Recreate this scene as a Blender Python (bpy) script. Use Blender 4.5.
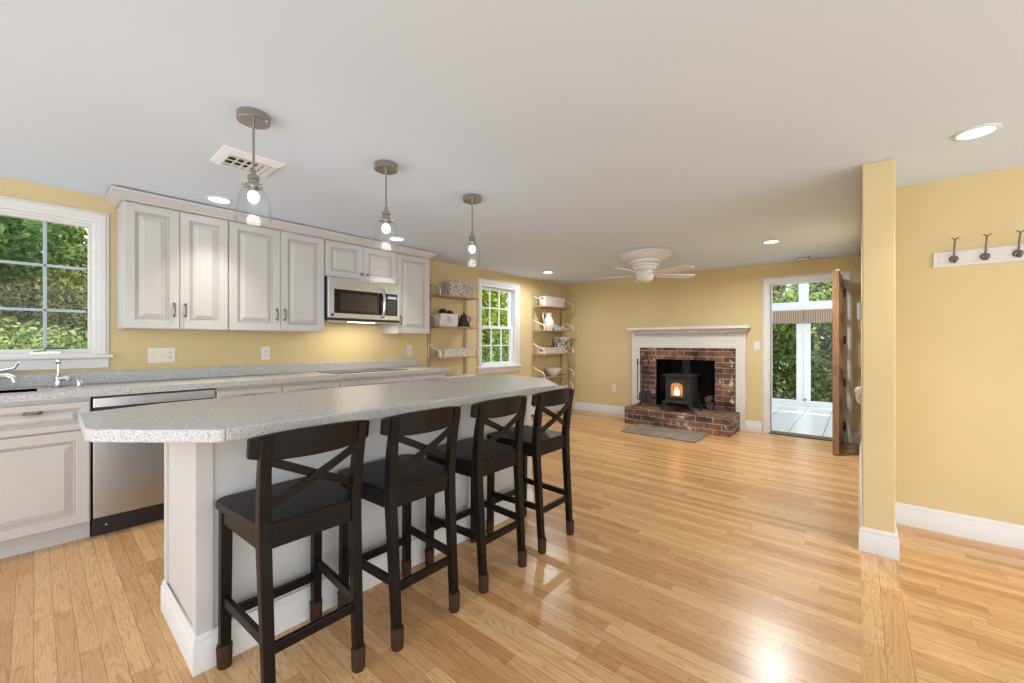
import bpy, bmesh, math, random
from mathutils import Vector, Matrix
random.seed(7)
for o in list(bpy.data.objects): bpy.data.objects.remove(o)
S = bpy.context.scene
COL = S.collection
PI = math.pi

# ------------------------------------------------------------------ camera, sky, sun, exposure
cam = bpy.data.objects.new('camera', bpy.data.cameras.new('camera')); COL.objects.link(cam)
cam.location = (0, 0, 1.22); cam.rotation_euler = (PI/2, 0, math.atan2(348, 408))
cam.data.sensor_width = 36; cam.data.lens = 36*408/1024; cam.data.shift_y = 0.5/1024
cam.data.clip_start = 0.02; cam.data.clip_end = 200
S.camera = cam
S.view_settings.view_transform = 'Standard'; S.view_settings.look = 'None'
S.view_settings.gamma = 1; S.view_settings.use_curve_mapping = False
S.view_settings.exposure = 0.36
W = bpy.data.worlds.new('sky'); S.world = W; W.use_nodes = True
nt = W.node_tree; nt.nodes.clear()
wo = nt.nodes.new('ShaderNodeOutputWorld'); bg = nt.nodes.new('ShaderNodeBackground')
tc = nt.nodes.new('ShaderNodeTexCoord'); nz = nt.nodes.new('ShaderNodeTexNoise'); nz.inputs['Scale'].default_value = 3.5
nz.inputs['Detail'].default_value = 5
rp = nt.nodes.new('ShaderNodeValToRGB'); rp.color_ramp.elements[0].position = .42; rp.color_ramp.elements[1].position = .6
rp.color_ramp.elements[0].color = (.74, .86, 1, 1); rp.color_ramp.elements[1].color = (1, 1, 1, 1)
nt.links.new(tc.outputs['Generated'], nz.inputs['Vector']); nt.links.new(nz.outputs['Fac'], rp.inputs['Fac'])
nt.links.new(rp.outputs['Color'], bg.inputs['Color']); nt.links.new(bg.outputs['Background'], wo.inputs['Surface'])
bg.inputs['Strength'].default_value = 2.35
sun = bpy.data.objects.new('sun', bpy.data.lights.new('sun', 'SUN')); COL.objects.link(sun)
sun.data.energy = 3.0; sun.data.angle = .02; sun.data.color = (1, .95, .85)
sun.rotation_euler = Vector((-.55, .62, -.75)).to_track_quat('-Z', 'Y').to_euler()
LIVING_W = 27.0
CAN_W, BULB_W = 2.3, .6      # power of the recessed lights and of the pendant bulbs

# ------------------------------------------------------------------ materials
def newmat(name):
    m = bpy.data.materials.new(name); m.use_nodes = True
    n = m.node_tree.nodes; return m, n, m.node_tree.links, n['Principled BSDF']
def N(n, t, **kw):
    x = n.new('ShaderNode'+t)
    for k, v in kw.items():
        if hasattr(x, k): setattr(x, k, v)
        else: x.inputs[k].default_value = v
    return x
def ramp(n, stops):
    r = n.new('ShaderNodeValToRGB'); e = r.color_ramp.elements
    while len(e) < len(stops): e.new(.5)
    for q, (p, c) in zip(e, stops): q.position = p; q.color = (c[0], c[1], c[2], 1)
    return r
def mat(name, col, rough=.5, metal=0, spec=.5, var=0, vscale=30, bump=0, bscale=120, emit=0, stretch=None, ecol=None):
    m, n, l, b = newmat(name)
    b.inputs['Base Color'].default_value = (*col, 1); b.inputs['Roughness'].default_value = rough
    b.inputs['Metallic'].default_value = metal; b.inputs['Specular IOR Level'].default_value = spec
    co = N(n, 'TexCoord'); vec = co.outputs['Object']
    if stretch:
        mp = N(n, 'Mapping'); mp.inputs['Scale'].default_value = stretch; l.new(vec, mp.inputs['Vector']); vec = mp.outputs['Vector']
    if var:
        t = N(n, 'TexNoise', Scale=vscale, Detail=4.0); l.new(vec, t.inputs['Vector'])
        r = ramp(n, [(.3, [c*(1-var) for c in col]), (.7, [min(1, c*(1+var)) for c in col])])
        l.new(t.outputs['Fac'], r.inputs['Fac']); l.new(r.outputs['Color'], b.inputs['Base Color'])
    if bump:
        t = N(n, 'TexNoise', Scale=bscale, Detail=3.0); l.new(vec, t.inputs['Vector'])
        u = N(n, 'Bump', Strength=bump, Distance=.002); l.new(t.outputs['Fac'], u.inputs['Height']); l.new(u.outputs['Normal'], b.inputs['Normal'])
    if emit:
        b.inputs['Emission Color'].default_value = (*(ecol or col), 1); b.inputs['Emission Strength'].default_value = emit
    return m

M = {}
M['wall'] = mat('yellow wall paint', (.655, .520, .272), .75, var=.03, vscale=2, bump=.08, bscale=90)
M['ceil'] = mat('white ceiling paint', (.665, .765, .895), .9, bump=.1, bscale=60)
M['trim'] = mat('white trim paint', (.70, .685, .655), .4)
M['cab'] = mat('pale cabinet paint', (.545, .53, .51), .38, var=.015, vscale=5)
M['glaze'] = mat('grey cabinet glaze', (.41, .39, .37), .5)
M['cabin'] = mat('dark grey marking', (.10, .09, .08), .7)
M['isl'] = mat('island paint', (.56, .55, .53), .45)
M['steel'] = mat('brushed stainless steel', (.44, .45, .465), .27, 1, var=.06, vscale=14, stretch=(1, 1, 22))
M['steelh'] = mat('stainless steel sheet', (.60, .62, .655), .30, 1, var=.05, vscale=14, stretch=(22, 1, 1))
M['nickel'] = mat('brushed nickel', (.42, .39, .355), .24, 1)
M['chrome'] = mat('chrome', (.62, .62, .63), .10, 1)
M['pewter'] = mat('aged pewter', (.20, .185, .17), .35, 1, var=.3, vscale=200)
M['black'] = mat('black plastic', (.012, .012, .012), .35)
M['blackglass'] = mat('black glass', (.012, .012, .014), .06)
M['mwglass'] = mat('microwave window', (.045, .038, .032), .10)
M['stool'] = mat('black brown lacquered wood', (.0062, .0040, .0030), .40, spec=.22, var=.3, vscale=18, stretch=(1, 1, .2))
M['sock'] = mat('brown knitted leg sock', (.055, .031, .018), .95, spec=.1, bump=.8, bscale=300)
M['iron'] = mat('cast iron', (.016, .0165, .018), .5, var=.15, vscale=60, bump=.2, bscale=400)
M['darkiron'] = mat('wrought iron', (.028, .024, .021), .45)
M['brass'] = mat('antique brass', (.20, .13, .06), .4, 1)
M['soot'] = mat('sooty firebrick', (.008, .007, .006), .95, var=.3, vscale=20)
M['slate'] = mat('slate tile', (.25, .205, .165), .6, var=.3, vscale=7, bump=.3, bscale=40)
M['lamp'] = mat('lamp diffuser', (1, .98, .94), .5, emit=5)
M['bulb'] = mat('lit bulb', (1, .97, .93), .5, emit=8)
M['white'] = mat('white plastic', (.72, .72, .71), .4)
M['ivory'] = mat('ivory plastic', (.78, .74, .62), .4)
M['fan'] = mat('white fan enamel', (.76, .75, .73), .4)
M['porcelain'] = mat('cream porcelain', (.80, .77, .70), .18)
M['bamboo'] = mat('bamboo shelf wood', (.43, .29, .155), .45, var=.2, vscale=12, stretch=(8, 1, 8))
M['bracket'] = mat('cream bracket metal', (.85, .78, .64), .4)
M['doorwood'] = mat('stained door wood', (.25, .125, .052), .35, var=.3, vscale=10, stretch=(9, 9, .8))
M['muntin'] = mat('pale blue grey vinyl', (.40, .48, .52), .4)
M['vinyl'] = mat('white vinyl', (.80, .82, .82), .4)
M['kettle'] = mat('matte black enamel', (.016, .015, .015), .4)
M['ball'] = mat('dark woven ball', (.025, .015, .012), .7, bump=.8, bscale=150)
M['soil'] = mat('leaf litter ground', (.20, .15, .07), .95, var=.5, vscale=3, bump=.5, bscale=20)
M['bark'] = mat('tree bark', (.10, .075, .05), .9, var=.4, vscale=20, stretch=(4, 4, .6), bump=.7, bscale=40)
M['cord'] = mat('brown cord', (.16, .10, .05), .6)
M['shutter'] = mat('exterior frame paint', (.82, .84, .85), .45)
M['flame'] = mat('flame', (1, .42, .10), .5, emit=2.0, ecol=(1, .62, .32))
M['stoveglow'] = mat('firelit stove glass', (.5, .22, .08), .2, emit=.16, ecol=(1, .60, .26))

def glassmat(name, tint, lo, hi, rough=.02):
    m, n, l, b = newmat(name); n.remove(b)
    tr = N(n, 'BsdfTransparent'); tr.inputs['Color'].default_value = (*tint, 1)
    gl = N(n, 'BsdfGlossy', Roughness=rough); fr = N(n, 'LayerWeight', Blend=.5); mx = N(n, 'MixShader')
    pw = N(n, 'Math', operation='POWER'); pw.inputs[1].default_value = 4; l.new(fr.outputs['Facing'], pw.inputs[0])
    mr = N(n, 'MapRange'); mr.inputs['To Min'].default_value = lo; mr.inputs['To Max'].default_value = hi; l.new(pw.outputs[0], mr.inputs['Value'])
    l.new(mr.outputs[0], mx.inputs['Fac']); l.new(tr.outputs[0], mx.inputs[1]); l.new(gl.outputs[0], mx.inputs[2])
    l.new(mx.outputs[0], n['Material Output'].inputs['Surface']); return m
M['glass'] = glassmat('window glass', (.97, .985, .98), .012, .3)
M['shade'] = glassmat('clear pendant glass', (.975, .98, .98), .016, .95)

def speckle(name, base, dark, light, rough=.3, k=1.0):
    m, n, l, b = newmat(name); b.inputs['Roughness'].default_value = rough
    co = N(n, 'TexCoord')
    a = N(n, 'TexNoise', Scale=300.0*k, Detail=2.0); l.new(co.outputs['Object'], a.inputs['Vector'])
    v = N(n, 'TexVoronoi', Scale=380.0*k); l.new(co.outputs['Object'], v.inputs['Vector'])
    r = ramp(n, [(.36, dark), (.45, base), (.55, base), (.66, light)]); l.new(a.outputs['Fac'], r.inputs['Fac'])
    r2 = ramp(n, [(.0, (.55, .53, .5)), (.22, (1, 1, 1))]); l.new(v.outputs['Distance'], r2.inputs['Fac'])
    mx = N(n, 'MixRGB', blend_type='MULTIPLY'); mx.inputs['Fac'].default_value = .8
    l.new(r.outputs['Color'], mx.inputs['Color1']); l.new(r2.outputs['Color'], mx.inputs['Color2']); l.new(mx.outputs['Color'], b.inputs['Base Color'])
    return m
M['counter'] = speckle('grey speckled laminate', (.51, .50, .485), (.17, .165, .16), (.70, .69, .68))
M['paperbox'] = speckle('speckled paper box', (.50, .45, .40), (.12, .10, .09), (.75, .72, .66), .7, .22)
M['paperbox2'] = speckle('pale patterned paper', (.66, .60, .54), (.30, .25, .20), (.80, .78, .74), .7, .18)

def wicker(name, c1, c2):
    m, n, l, b = newmat(name); b.inputs['Roughness'].default_value = .7
    co = N(n, 'TexCoord'); t = N(n, 'TexChecker', Scale=70.0); l.new(co.outputs['Object'], t.inputs['Vector'])
    t.inputs['Color1'].default_value = (*c1, 1); t.inputs['Color2'].default_value = (*c2, 1)
    l.new(t.outputs['Color'], b.inputs['Base Color']); return m
M['wicker'] = wicker('white wicker', (.78, .74, .68), (.62, .57, .50))

def floormat(name, swap=False, tone=1.0):
    m, n, l, b = newmat(name)
    co = N(n, 'TexCoord'); mp = N(n, 'Mapping')
    if swap: mp.inputs['Rotation'].default_value = (0, 0, PI/2)
    l.new(co.outputs['Object'], mp.inputs['Vector']); V = mp.outputs['Vector']
    RH = .058 if not swap else .0765
    sx = N(n, 'SeparateXYZ'); l.new(V, sx.inputs[0])
    rw = N(n, 'Math', operation='DIVIDE'); rw.inputs[1].default_value = RH; l.new(sx.outputs['Y'], rw.inputs[0])
    fl = N(n, 'Math', operation='FLOOR'); l.new(rw.outputs[0], fl.inputs[0])
    wn = N(n, 'TexWhiteNoise', noise_dimensions='1D'); l.new(fl.outputs[0], wn.inputs['W'])
    ad = N(n, 'Math', operation='MULTIPLY_ADD'); ad.inputs[1].default_value = 37.3; l.new(wn.outputs['Value'], ad.inputs[0]); l.new(sx.outputs['X'], ad.inputs[2])
    cb = N(n, 'CombineXYZ'); l.new(ad.outputs[0], cb.inputs[0]); l.new(sx.outputs['Y'], cb.inputs[1]); l.new(fl.outputs[0], cb.inputs[2])
    br = N(n, 'TexBrick', Scale=1.0); br.offset = 0; br.squash = 1
    br.inputs['Brick Width'].default_value = .93; br.inputs['Row Height'].default_value = RH
    br.inputs['Mortar Size'].default_value = .0008; br.inputs['Mortar Smooth'].default_value = .2; br.inputs['Bias'].default_value = -.15
    br.inputs['Color1'].default_value = (.700*tone, .440*tone, .215*tone, 1); br.inputs['Color2'].default_value = (.475*tone, .240*tone, .092*tone, 1)
    br.inputs['Mortar'].default_value = (.24, .11, .038, 1)
    l.new(cb.outputs[0], br.inputs['Vector'])
    m2 = N(n, 'Mapping'); m2.inputs['Scale'].default_value = (1.6, 17, .37); l.new(cb.outputs[0], m2.inputs['Vector'])
    wv = N(n, 'TexNoise', Scale=1.0, Detail=2.0, Distortion=.6); l.new(m2.outputs[0], wv.inputs['Vector'])
    # contour the noise into oak cathedral lines
    mu = N(n, 'Math', operation='MULTIPLY'); mu.inputs[1].default_value = 13; l.new(wv.outputs['Fac'], mu.inputs[0])
    fr = N(n, 'Math', operation='FRACT'); l.new(mu.outputs[0], fr.inputs[0])
    gr = ramp(n, [(.0, (.70, .60, .48)), (.12, (.88, .84, .78)), (.5, (1.05, 1.05, 1.03)), (.93, (.97, .95, .92)), (1, (.70, .60, .48))]); l.new(fr.outputs[0], gr.inputs['Fac'])
    m3 = N(n, 'Mapping'); m3.inputs['Scale'].default_value = (5, 190, 1); l.new(cb.outputs[0], m3.inputs['Vector'])
    fn = N(n, 'TexNoise', Scale=1.0, Detail=3.0); l.new(m3.outputs[0], fn.inputs['Vector'])
    fg = ramp(n, [(.3, (.86, .82, .76)), (.6, (1.03, 1.03, 1.02))]); l.new(fn.outputs['Fac'], fg.inputs['Fac'])
    a = N(n, 'MixRGB', blend_type='MULTIPLY'); a.inputs['Fac'].default_value = .75; l.new(br.outputs['Color'], a.inputs['Color1']); l.new(gr.outputs['Color'], a.inputs['Color2'])
    c = N(n, 'MixRGB', blend_type='MULTIPLY'); c.inputs['Fac'].default_value = .8; l.new(a.outputs['Color'], c.inputs['Color1']); l.new(fg.outputs['Color'], c.inputs['Color2'])
    l.new(c.outputs['Color'], b.inputs['Base Color'])
    b.inputs['Roughness'].default_value = .27; b.inputs['Specular IOR Level'].default_value = .5
    bp = N(n, 'Bump', Strength=.12, Distance=.001); l.new(br.outputs['Fac'], bp.inputs['Height']); bp.invert = True
    l.new(bp.outputs['Normal'], b.inputs['Normal'])
    return m
M['floor'] = floormat('honey oak strip floor')
M['strip'] = floormat('honey oak border boards', True, 1.02)

def brickmat(name):
    m, n, l, b = newmat(name); b.inputs['Roughness'].default_value = .85
    co = N(n, 'TexCoord'); ge = N(n, 'NewGeometry')
    so = N(n, 'SeparateXYZ'); l.new(co.outputs['Object'], so.inputs[0])
    sn = N(n, 'SeparateXYZ'); l.new(ge.outputs['Normal'], sn.inputs[0])
    def big(sock):
        a = N(n, 'Math', operation='ABSOLUTE'); l.new(sock, a.inputs[0]); g = N(n, 'Math', operation='GREATER_THAN'); g.inputs[1].default_value = .6
        l.new(a.outputs[0], g.inputs[0]); return g.outputs[0]
    def mixf(f, a, c):
        x = N(n, 'Mix', data_type='FLOAT'); l.new(f, x.inputs[0]); l.new(a, x.inputs[2]); l.new(c, x.inputs[3]); return x.outputs[0]
    u = mixf(big(sn.outputs['X']), so.outputs['X'], so.outputs['Y'])
    v = mixf(big(sn.outputs['Z']), so.outputs['Z'], so.outputs['Y'])
    cb = N(n, 'CombineXYZ'); l.new(u, cb.inputs[0]); l.new(v, cb.inputs[1])
    nz = N(n, 'TexNoise', Scale=14.0, Detail=3.0); l.new(co.outputs['Object'], nz.inputs['Vector'])
    ov = N(n, 'MixRGB', blend_type='ADD'); ov.inputs['Fac'].default_value = .014; l.new(cb.outputs[0], ov.inputs['Color1']); l.new(nz.outputs['Color'], ov.inputs['Color2'])
    br = N(n, 'TexBrick', Scale=1.0); l.new(ov.outputs['Color'], br.inputs['Vector'])
    br.inputs['Brick Width'].default_value = .215; br.inputs['Row Height'].default_value = .078
    br.inputs['Mortar Size'].default_value = .007; br.inputs['Mortar Smooth'].default_value = .3
    br.inputs['Color1'].default_value = (.25, .110, .068, 1); br.inputs['Color2'].default_value = (.070, .038, .029, 1); br.inputs['Mortar'].default_value = (.34, .275, .22, 1)
    n2 = N(n, 'TexNoise', Scale=4.2, Detail=6.0, Roughness=.7); l.new(co.outputs['Object'], n2.inputs['Vector'])
    r2 = ramp(n, [(.36, (.22, .19, .18)), (.48, (.85, .85, .85)), (.64, (1.6, 1.5, 1.4))]); l.new(n2.outputs['Fac'], r2.inputs['Fac'])
    mx = N(n, 'MixRGB', blend_type='MULTIPLY'); mx.inputs['Fac'].default_value = .9; l.new(br.outputs['Color'], mx.inputs['Color1']); l.new(r2.outputs['Color'], mx.inputs['Color2'])
    n3 = N(n, 'TexNoise', Scale=9.0, Detail=4.0, Roughness=.6); l.new(co.outputs['Object'], n3.inputs['Vector'])
    r3 = ramp(n, [(.625, (0, 0, 0)), (.67, (1, 1, 1))]); l.new(n3.outputs['Fac'], r3.inputs['Fac'])
    m2 = N(n, 'MixRGB'); l.new(r3.outputs['Color'], m2.inputs['Fac']); l.new(mx.outputs['Color'], m2.inputs['Color1']); m2.inputs['Color2'].default_value = (.62, .54, .42, 1)
    l.new(m2.outputs['Color'], b.inputs['Base Color'])
    bp = N(n, 'Bump', Strength=.7, Distance=.006); l.new(br.outputs['Fac'], bp.inputs['Height']); bp.invert = True; l.new(bp.outputs['Normal'], b.inputs['Normal'])
    return m
M['brick'] = brickmat('old red brick')

def tilemat():
    m, n, l, b = newmat('pale porch tile'); b.inputs['Roughness'].default_value = .3
    co = N(n, 'TexCoord'); br = N(n, 'TexBrick', Scale=1.0); br.offset = 0; l.new(co.outputs['Object'], br.inputs['Vector'])
    br.inputs['Brick Width'].default_value = .37; br.inputs['Row Height'].default_value = 3.2; br.inputs['Mortar Size'].default_value = .006
    br.inputs['Color1'].default_value = (.64, .65, .65, 1); br.inputs['Color2'].default_value = (.60, .61, .61, 1); br.inputs['Mortar'].default_value = (.20, .20, .20, 1)
    l.new(br.outputs['Color'], b.inputs['Base Color']); return m
M['tile'] = tilemat()
def stripes():
    m, n, l, b = newmat('woven bamboo shade'); b.inputs['Roughness'].default_value = .8
    co = N(n, 'TexCoord'); w = N(n, 'TexWave', Scale=9.0, Distortion=.0); w.bands_direction = 'X'; l.new(co.outputs['Object'], w.inputs['Vector'])
    w2 = N(n, 'TexWave', Scale=26.0); w2.bands_direction = 'Z'; l.new(co.outputs['Object'], w2.inputs['Vector'])
    r = ramp(n, [(.1, (.20, .13, .08)), (.4, (.42, .33, .24)), (.9, (.50, .40, .30))]); l.new(w.outputs['Fac'], r.inputs['Fac'])
    r2 = ramp(n, [(.0, (.75, .72, .7)), (.5, (1, 1, 1))]); l.new(w2.outputs['Fac'], r2.inputs['Fac'])
    mx = N(n, 'MixRGB', blend_type='MULTIPLY'); mx.inputs['Fac'].default_value = .8; l.new(r.outputs['Color'], mx.inputs['Color1']); l.new(r2.outputs['Color'], mx.inputs['Color2'])
    l.new(mx.outputs['Color'], b.inputs['Base Color']); return m
M['shadecloth'] = stripes()
def leafmat(name, c1, c2, c3):
    m, n, l, b = newmat(name); n.remove(b)
    ge = N(n, 'NewGeometry'); r = ramp(n, [(.0, c1), (.55, c2), (1, c3)]); l.new(ge.outputs['Random Per Island'], r.inputs['Fac'])
    d = N(n, 'BsdfDiffuse'); t = N(n, 'BsdfTranslucent'); x = N(n, 'MixShader'); x.inputs['Fac'].default_value = .4
    l.new(r.outputs['Color'], d.inputs['Color']); l.new(r.outputs['Color'], t.inputs['Color'])
    l.new(d.outputs[0], x.inputs[1]); l.new(t.outputs[0], x.inputs[2]); l.new(x.outputs[0], n['Material Output'].inputs['Surface']); return m
M['leafdark'] = leafmat('dark green leaves', (.03, .06, .015), (.10, .19, .05), (.26, .36, .13))
M['leafmid'] = leafmat('mid green leaves', (.07, .12, .03), (.25, .37, .10), (.55, .62, .25))
M['leaflime'] = leafmat('lime green leaves', (.16, .26, .02), (.40, .52, .06), (.72, .80, .22))
M['leafolive'] = leafmat('olive and yellow leaves', (.07, .075, .02), (.24, .27, .07), (.60, .55, .22))
def sun_diffuser():  # translucent so that the added roof scatters sun evenly below
    m, n, l, b = newmat('translucent sun diffuser'); n.remove(b); d = N(n, 'BsdfTranslucent'); d.inputs['Color'].default_value = (.58, .60, .62, 1)
    l.new(d.outputs[0], n['Material Output'].inputs['Surface']); return m
M['sun_diffuser'] = sun_diffuser()
def photomat():
    m, n, l, b = newmat('printed floral tin'); b.inputs['Roughness'].default_value = .4
    co = N(n, 'TexCoord'); v = N(n, 'TexNoise', Scale=24.0, Detail=2.0, Distortion=1.0); l.new(co.outputs['Object'], v.inputs['Vector'])
    r = ramp(n, [(.40, (.04, .035, .035)), (.47, (.32, .25, .22)), (.55, (.68, .66, .64)), (.7, (.80, .78, .76))]); l.new(v.outputs['Fac'], r.inputs['Fac'])
    l.new(r.outputs['Color'], b.inputs['Base Color']); return m
M['floral'] = photomat()

# ------------------------------------------------------------------ mesh helpers
def wl(o):
    p = Vector((0, 0, 0))
    while o is not None: p = p + o.location; o = o.parent
    return p
class MB:
    def __init__(s, T=None): s.v = []; s.f = []; s.T = T
    def add(s, vs, fs):
        k = len(s.v)
        s.v += [tuple(s.T @ Vector(q)) if s.T else tuple(q) for q in vs]; s.f += [tuple(i+k for i in f) for f in fs]; return s
    def box(s, x0, x1, y0, y1, z0, z1):
        return s.add([(x, y, z) for x in (x0, x1) for y in (y0, y1) for z in (z0, z1)],
                     [(0, 1, 3, 2), (4, 6, 7, 5), (0, 4, 5, 1), (2, 3, 7, 6), (0, 2, 6, 4), (1, 5, 7, 3)])
    def hexa(s, a, b):      # two quads
        return s.add(list(a)+list(b), [(3, 2, 1, 0), (4, 5, 6, 7)]+[(i, (i+1) % 4, (i+1) % 4+4, i+4) for i in range(4)])
    def bar(s, p, q, w, h, up=(0, 0, 1)):
        p, q = Vector(p), Vector(q); d = (q-p).normalized(); a = d.cross(Vector(up)).normalized(); b = a.cross(d)
        A = [p+a*i*w/2+b*j*h/2 for i, j in ((-1, -1), (1, -1), (1, 1), (-1, 1))]; return s.hexa(A, [x+(q-p) for x in A])
    def chain(s, secs):     # rings of equal length joined, capped
        n = len(secs[0]); vs = [p for r in secs for p in r]; fs = []
        for k in range(len(secs)-1):
            for i in range(n): fs.append((k*n+i, k*n+(i+1) % n, (k+1)*n+(i+1) % n, (k+1)*n+i))
        fs.append(tuple(range(n))[::-1]); fs.append(tuple((len(secs)-1)*n+i for i in range(n))); return s.add(vs, fs)
    def tube(s, pts, r, n=8):
        pts = [Vector(p) for p in pts]; secs = []; a = None
        for i, p in enumerate(pts):
            t = (pts[min(i+1, len(pts)-1)]-pts[max(i-1, 0)]).normalized()
            if a is None: a = t.orthogonal().normalized()
            a = (a-t*a.dot(t)).normalized(); b = t.cross(a); rr = r[i] if isinstance(r, (list, tuple)) else r
            secs.append([p+(a*math.cos(2*PI*k/n)+b*math.sin(2*PI*k/n))*rr for k in range(n)])
        return s.chain(secs)
    def lathe(s, prof, c=(0, 0, 0), n=28, closed=False, sq=None):
        vs = []; fs = []; m = len(prof)
        for r, z in prof:
            for k in range(n):
                vs.append((c[0]+r*math.cos(2*PI*k/n), c[1]+r*math.sin(2*PI*k/n), c[2]+z))
        for j in range(m if closed else m-1):
            for k in range(n): fs.append((j*n+k, j*n+(k+1) % n, ((j+1) % m)*n+(k+1) % n, ((j+1) % m)*n+k))
        if not closed:
            if prof[0][0] > 1e-5: fs.append(tuple(range(n))[::-1])
            if prof[-1][0] > 1e-5: fs.append(tuple((m-1)*n+k for k in range(n)))
        return s.add(vs, fs)
    def prism(s, poly, z0, z1):
        n = len(poly); return s.chain([[(x, y, z0) for x, y in poly], [(x, y, z1) for x, y in poly]])
    def ball(s, c, r, n=14, sz=1.0):
        return s.lathe([(max(1e-6, r*math.sin(PI*k/(n//2))), -r*sz*math.cos(PI*k/(n//2))) for k in range(n//2+1)], c, n)
    def sweep(s, path, prof, closed=False):   # prof: (offset to the left of travel, z); mitred in plan
        n = len(path); secs = []
        for i in range(n):
            p = Vector(path[i]); d1 = d2 = None
            if i > 0 or closed: d1 = (p-Vector(path[i-1])).normalized()
            if i < n-1 or closed: d2 = (Vector(path[(i+1) % n])-p).normalized()
            d1 = d1 or d2; d2 = d2 or d1
            n1 = Vector((-d1.y, d1.x)); n2 = Vector((-d2.y, d2.x)); m = (n1+n2); m = m/ max(.2, m.dot(n1))
            secs.append([(p.x+m.x*o, p.y+m.y*o, z) for o, z in prof])
        if closed: secs.append(secs[0])
        return s.chain(secs)
    def panel(s, T, w, h, th, fr=.055, raised=True):
        """raised-panel door in local u,v,n: front at n=th"""
        keep = s.T; s.T = T
        def ring(i, z): return [(i, i, z), (w-i, i, z), (w-i, h-i, z), (i, h-i, z)]
        k = min(fr, min(w, h)*.24)
        rs = [ring(0, 0), ring(0, th-.004), ring(.004, th), ring(k, th), ring(k+.003, th-.005), ring(k+.011, th-.0055), ring(k+.015, th-.013), ring(k+.021, th-.013)]
        if raised: rs += [ring(k+.046 if min(w, h) > .22 else k+.034, th-.003), ring((k+.050) if min(w, h) > .22 else k+.037, th-.001)]
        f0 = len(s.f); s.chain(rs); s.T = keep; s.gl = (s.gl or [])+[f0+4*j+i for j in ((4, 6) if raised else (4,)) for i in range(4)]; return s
    gl = None
    def build(s, name, m, parent=None, bevel=0, smooth=False, seg=2, at=None):
        me = bpy.data.meshes.new(name); off = wl(parent) if parent is not None else Vector(at or (0, 0, 0))
        me.from_pydata([Vector(q)-off for q in s.v], [], s.f); me.update()
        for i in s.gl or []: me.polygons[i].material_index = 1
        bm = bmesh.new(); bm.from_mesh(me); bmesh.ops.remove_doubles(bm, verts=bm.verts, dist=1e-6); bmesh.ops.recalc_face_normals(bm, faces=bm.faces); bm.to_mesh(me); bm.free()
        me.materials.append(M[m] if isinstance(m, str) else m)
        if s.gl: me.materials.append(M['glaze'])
        o = bpy.data.objects.new(name, me); COL.objects.link(o)
        if parent is not None: o.parent = parent
        else: o.location = off
        if smooth:
            for p in me.polygons: p.use_smooth = True
            me.set_sharp_from_angle(angle=math.radians(38))
        if bevel:
            b = o.modifiers.new('bevel', 'BEVEL'); b.width = bevel; b.segments = seg; b.limit_method = 'ANGLE'; b.angle_limit = math.radians(40)
        return o
def box(*a): return MB().box(*a)
def frame(o, u, v, n):      # matrix whose axes are u, v, n at o
    u, v, n = Vector(u), Vector(v), Vector(n)
    return Matrix(((u.x, v.x, n.x, o[0]), (u.y, v.y, n.y, o[1]), (u.z, v.z, n.z, o[2]), (0, 0, 0, 1)))
def FX(x, y, z): return frame((x, y, z), (0, 1, 0), (0, 0, 1), (1, 0, 0))       # facing +X (left wall)
def FY(x, y, z): return frame((x, y, z), (1, 0, 0), (0, 0, 1), (0, -1, 0))      # facing -Y (back wall)
def FN(x, y, z): return frame((x, y, z), (0, -1, 0), (0, 0, 1), (-1, 0, 0))     # facing -X (partition)
def tag(o, label=None, cat=None, group=None, kind=None):
    if label: o['label'] = label
    if cat: o['category'] = cat
    if group: o['group'] = group
    if kind: o['kind'] = kind
    return o
def thing(name, label, cat, loc, group=None):
    o = bpy.data.objects.new(name, None); COL.objects.link(o); o.location = loc; o.empty_display_size = .1
    return tag(o, label, cat, group)
def struct(o): o['kind'] = 'structure'; return o
def sthing(name, loc): o = bpy.data.objects.new(name, None); COL.objects.link(o); o.location = loc; return struct(o)
def dup(o, parent=None):
    c = o.copy(); COL.objects.link(c)
    if parent is not None: c.parent = parent
    for ch in list(o.children): dup(ch, c)
    return c
def arc(c, r, a0, a1, n, f): return [f(c[0]+r*math.cos(a0+(a1-a0)*i/n), c[1]+r*math.sin(a0+(a1-a0)*i/n)) for i in range(n+1)]

# ------------------------------------------------------------------ room shell
H = 2.26; WX = -4.12; WY = 6.38; RY = 3.78
struct(box(WX-.14, 3.2, -2.2, WY+.14, -.12, 0).build('floor', 'floor'))
struct(box(.004, .158, -2.2, 3.132, -.02, .0012).build('trim_1', 'strip'))
struct(box(WX-.14, 3.2, -2.2, WY+.14, H, H+.14).build('ceiling', 'ceil'))
def holed(mb, T, u0, u1, v0, v1, d, holes):      # wall slab in local u,v with n from 0 to -d, rectangular holes
    keep = mb.T; mb.T = T; cuts = sorted({u0, u1, *[h[0] for h in holes], *[h[1] for h in holes]})
    for a, b in zip(cuts, cuts[1:]):
        hs = sorted([(h[2], h[3]) for h in holes if h[0] <= a and h[1] >= b]); z = v0
        for p, q in hs:
            if p > z+1e-6: mb.box(a, b, z, p, -d, 0)
            z = q
        if z < v1-1e-6: mb.box(a, b, z, v1, -d, 0)
    mb.T = keep; return mb
W1 = (-.70, .271, 1.135, 2.06); W2 = (4.155, 4.93, .86, 2.05)
DR = (-.925, -.150, 0, 2.0)
struct(holed(MB(), FX(WX, 0, 0), -2.2, WY+.14, 0, H, .14, [W1, W2]).build('wall_left', 'wall'))
struct(holed(MB(), FY(0, WY, 0), WX, .15, 0, H, .14, [DR, (-2.436, -1.58, .22, .955)]).build('wall_back', 'wall'))
struct(box(.010, .152, 3.15, WY, 0, H).build('wall_partition', 'wall', bevel=.006))
struct(box(.152, 3.2, RY, RY+.12, 0, H).build('wall_right', 'wall'))
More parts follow.
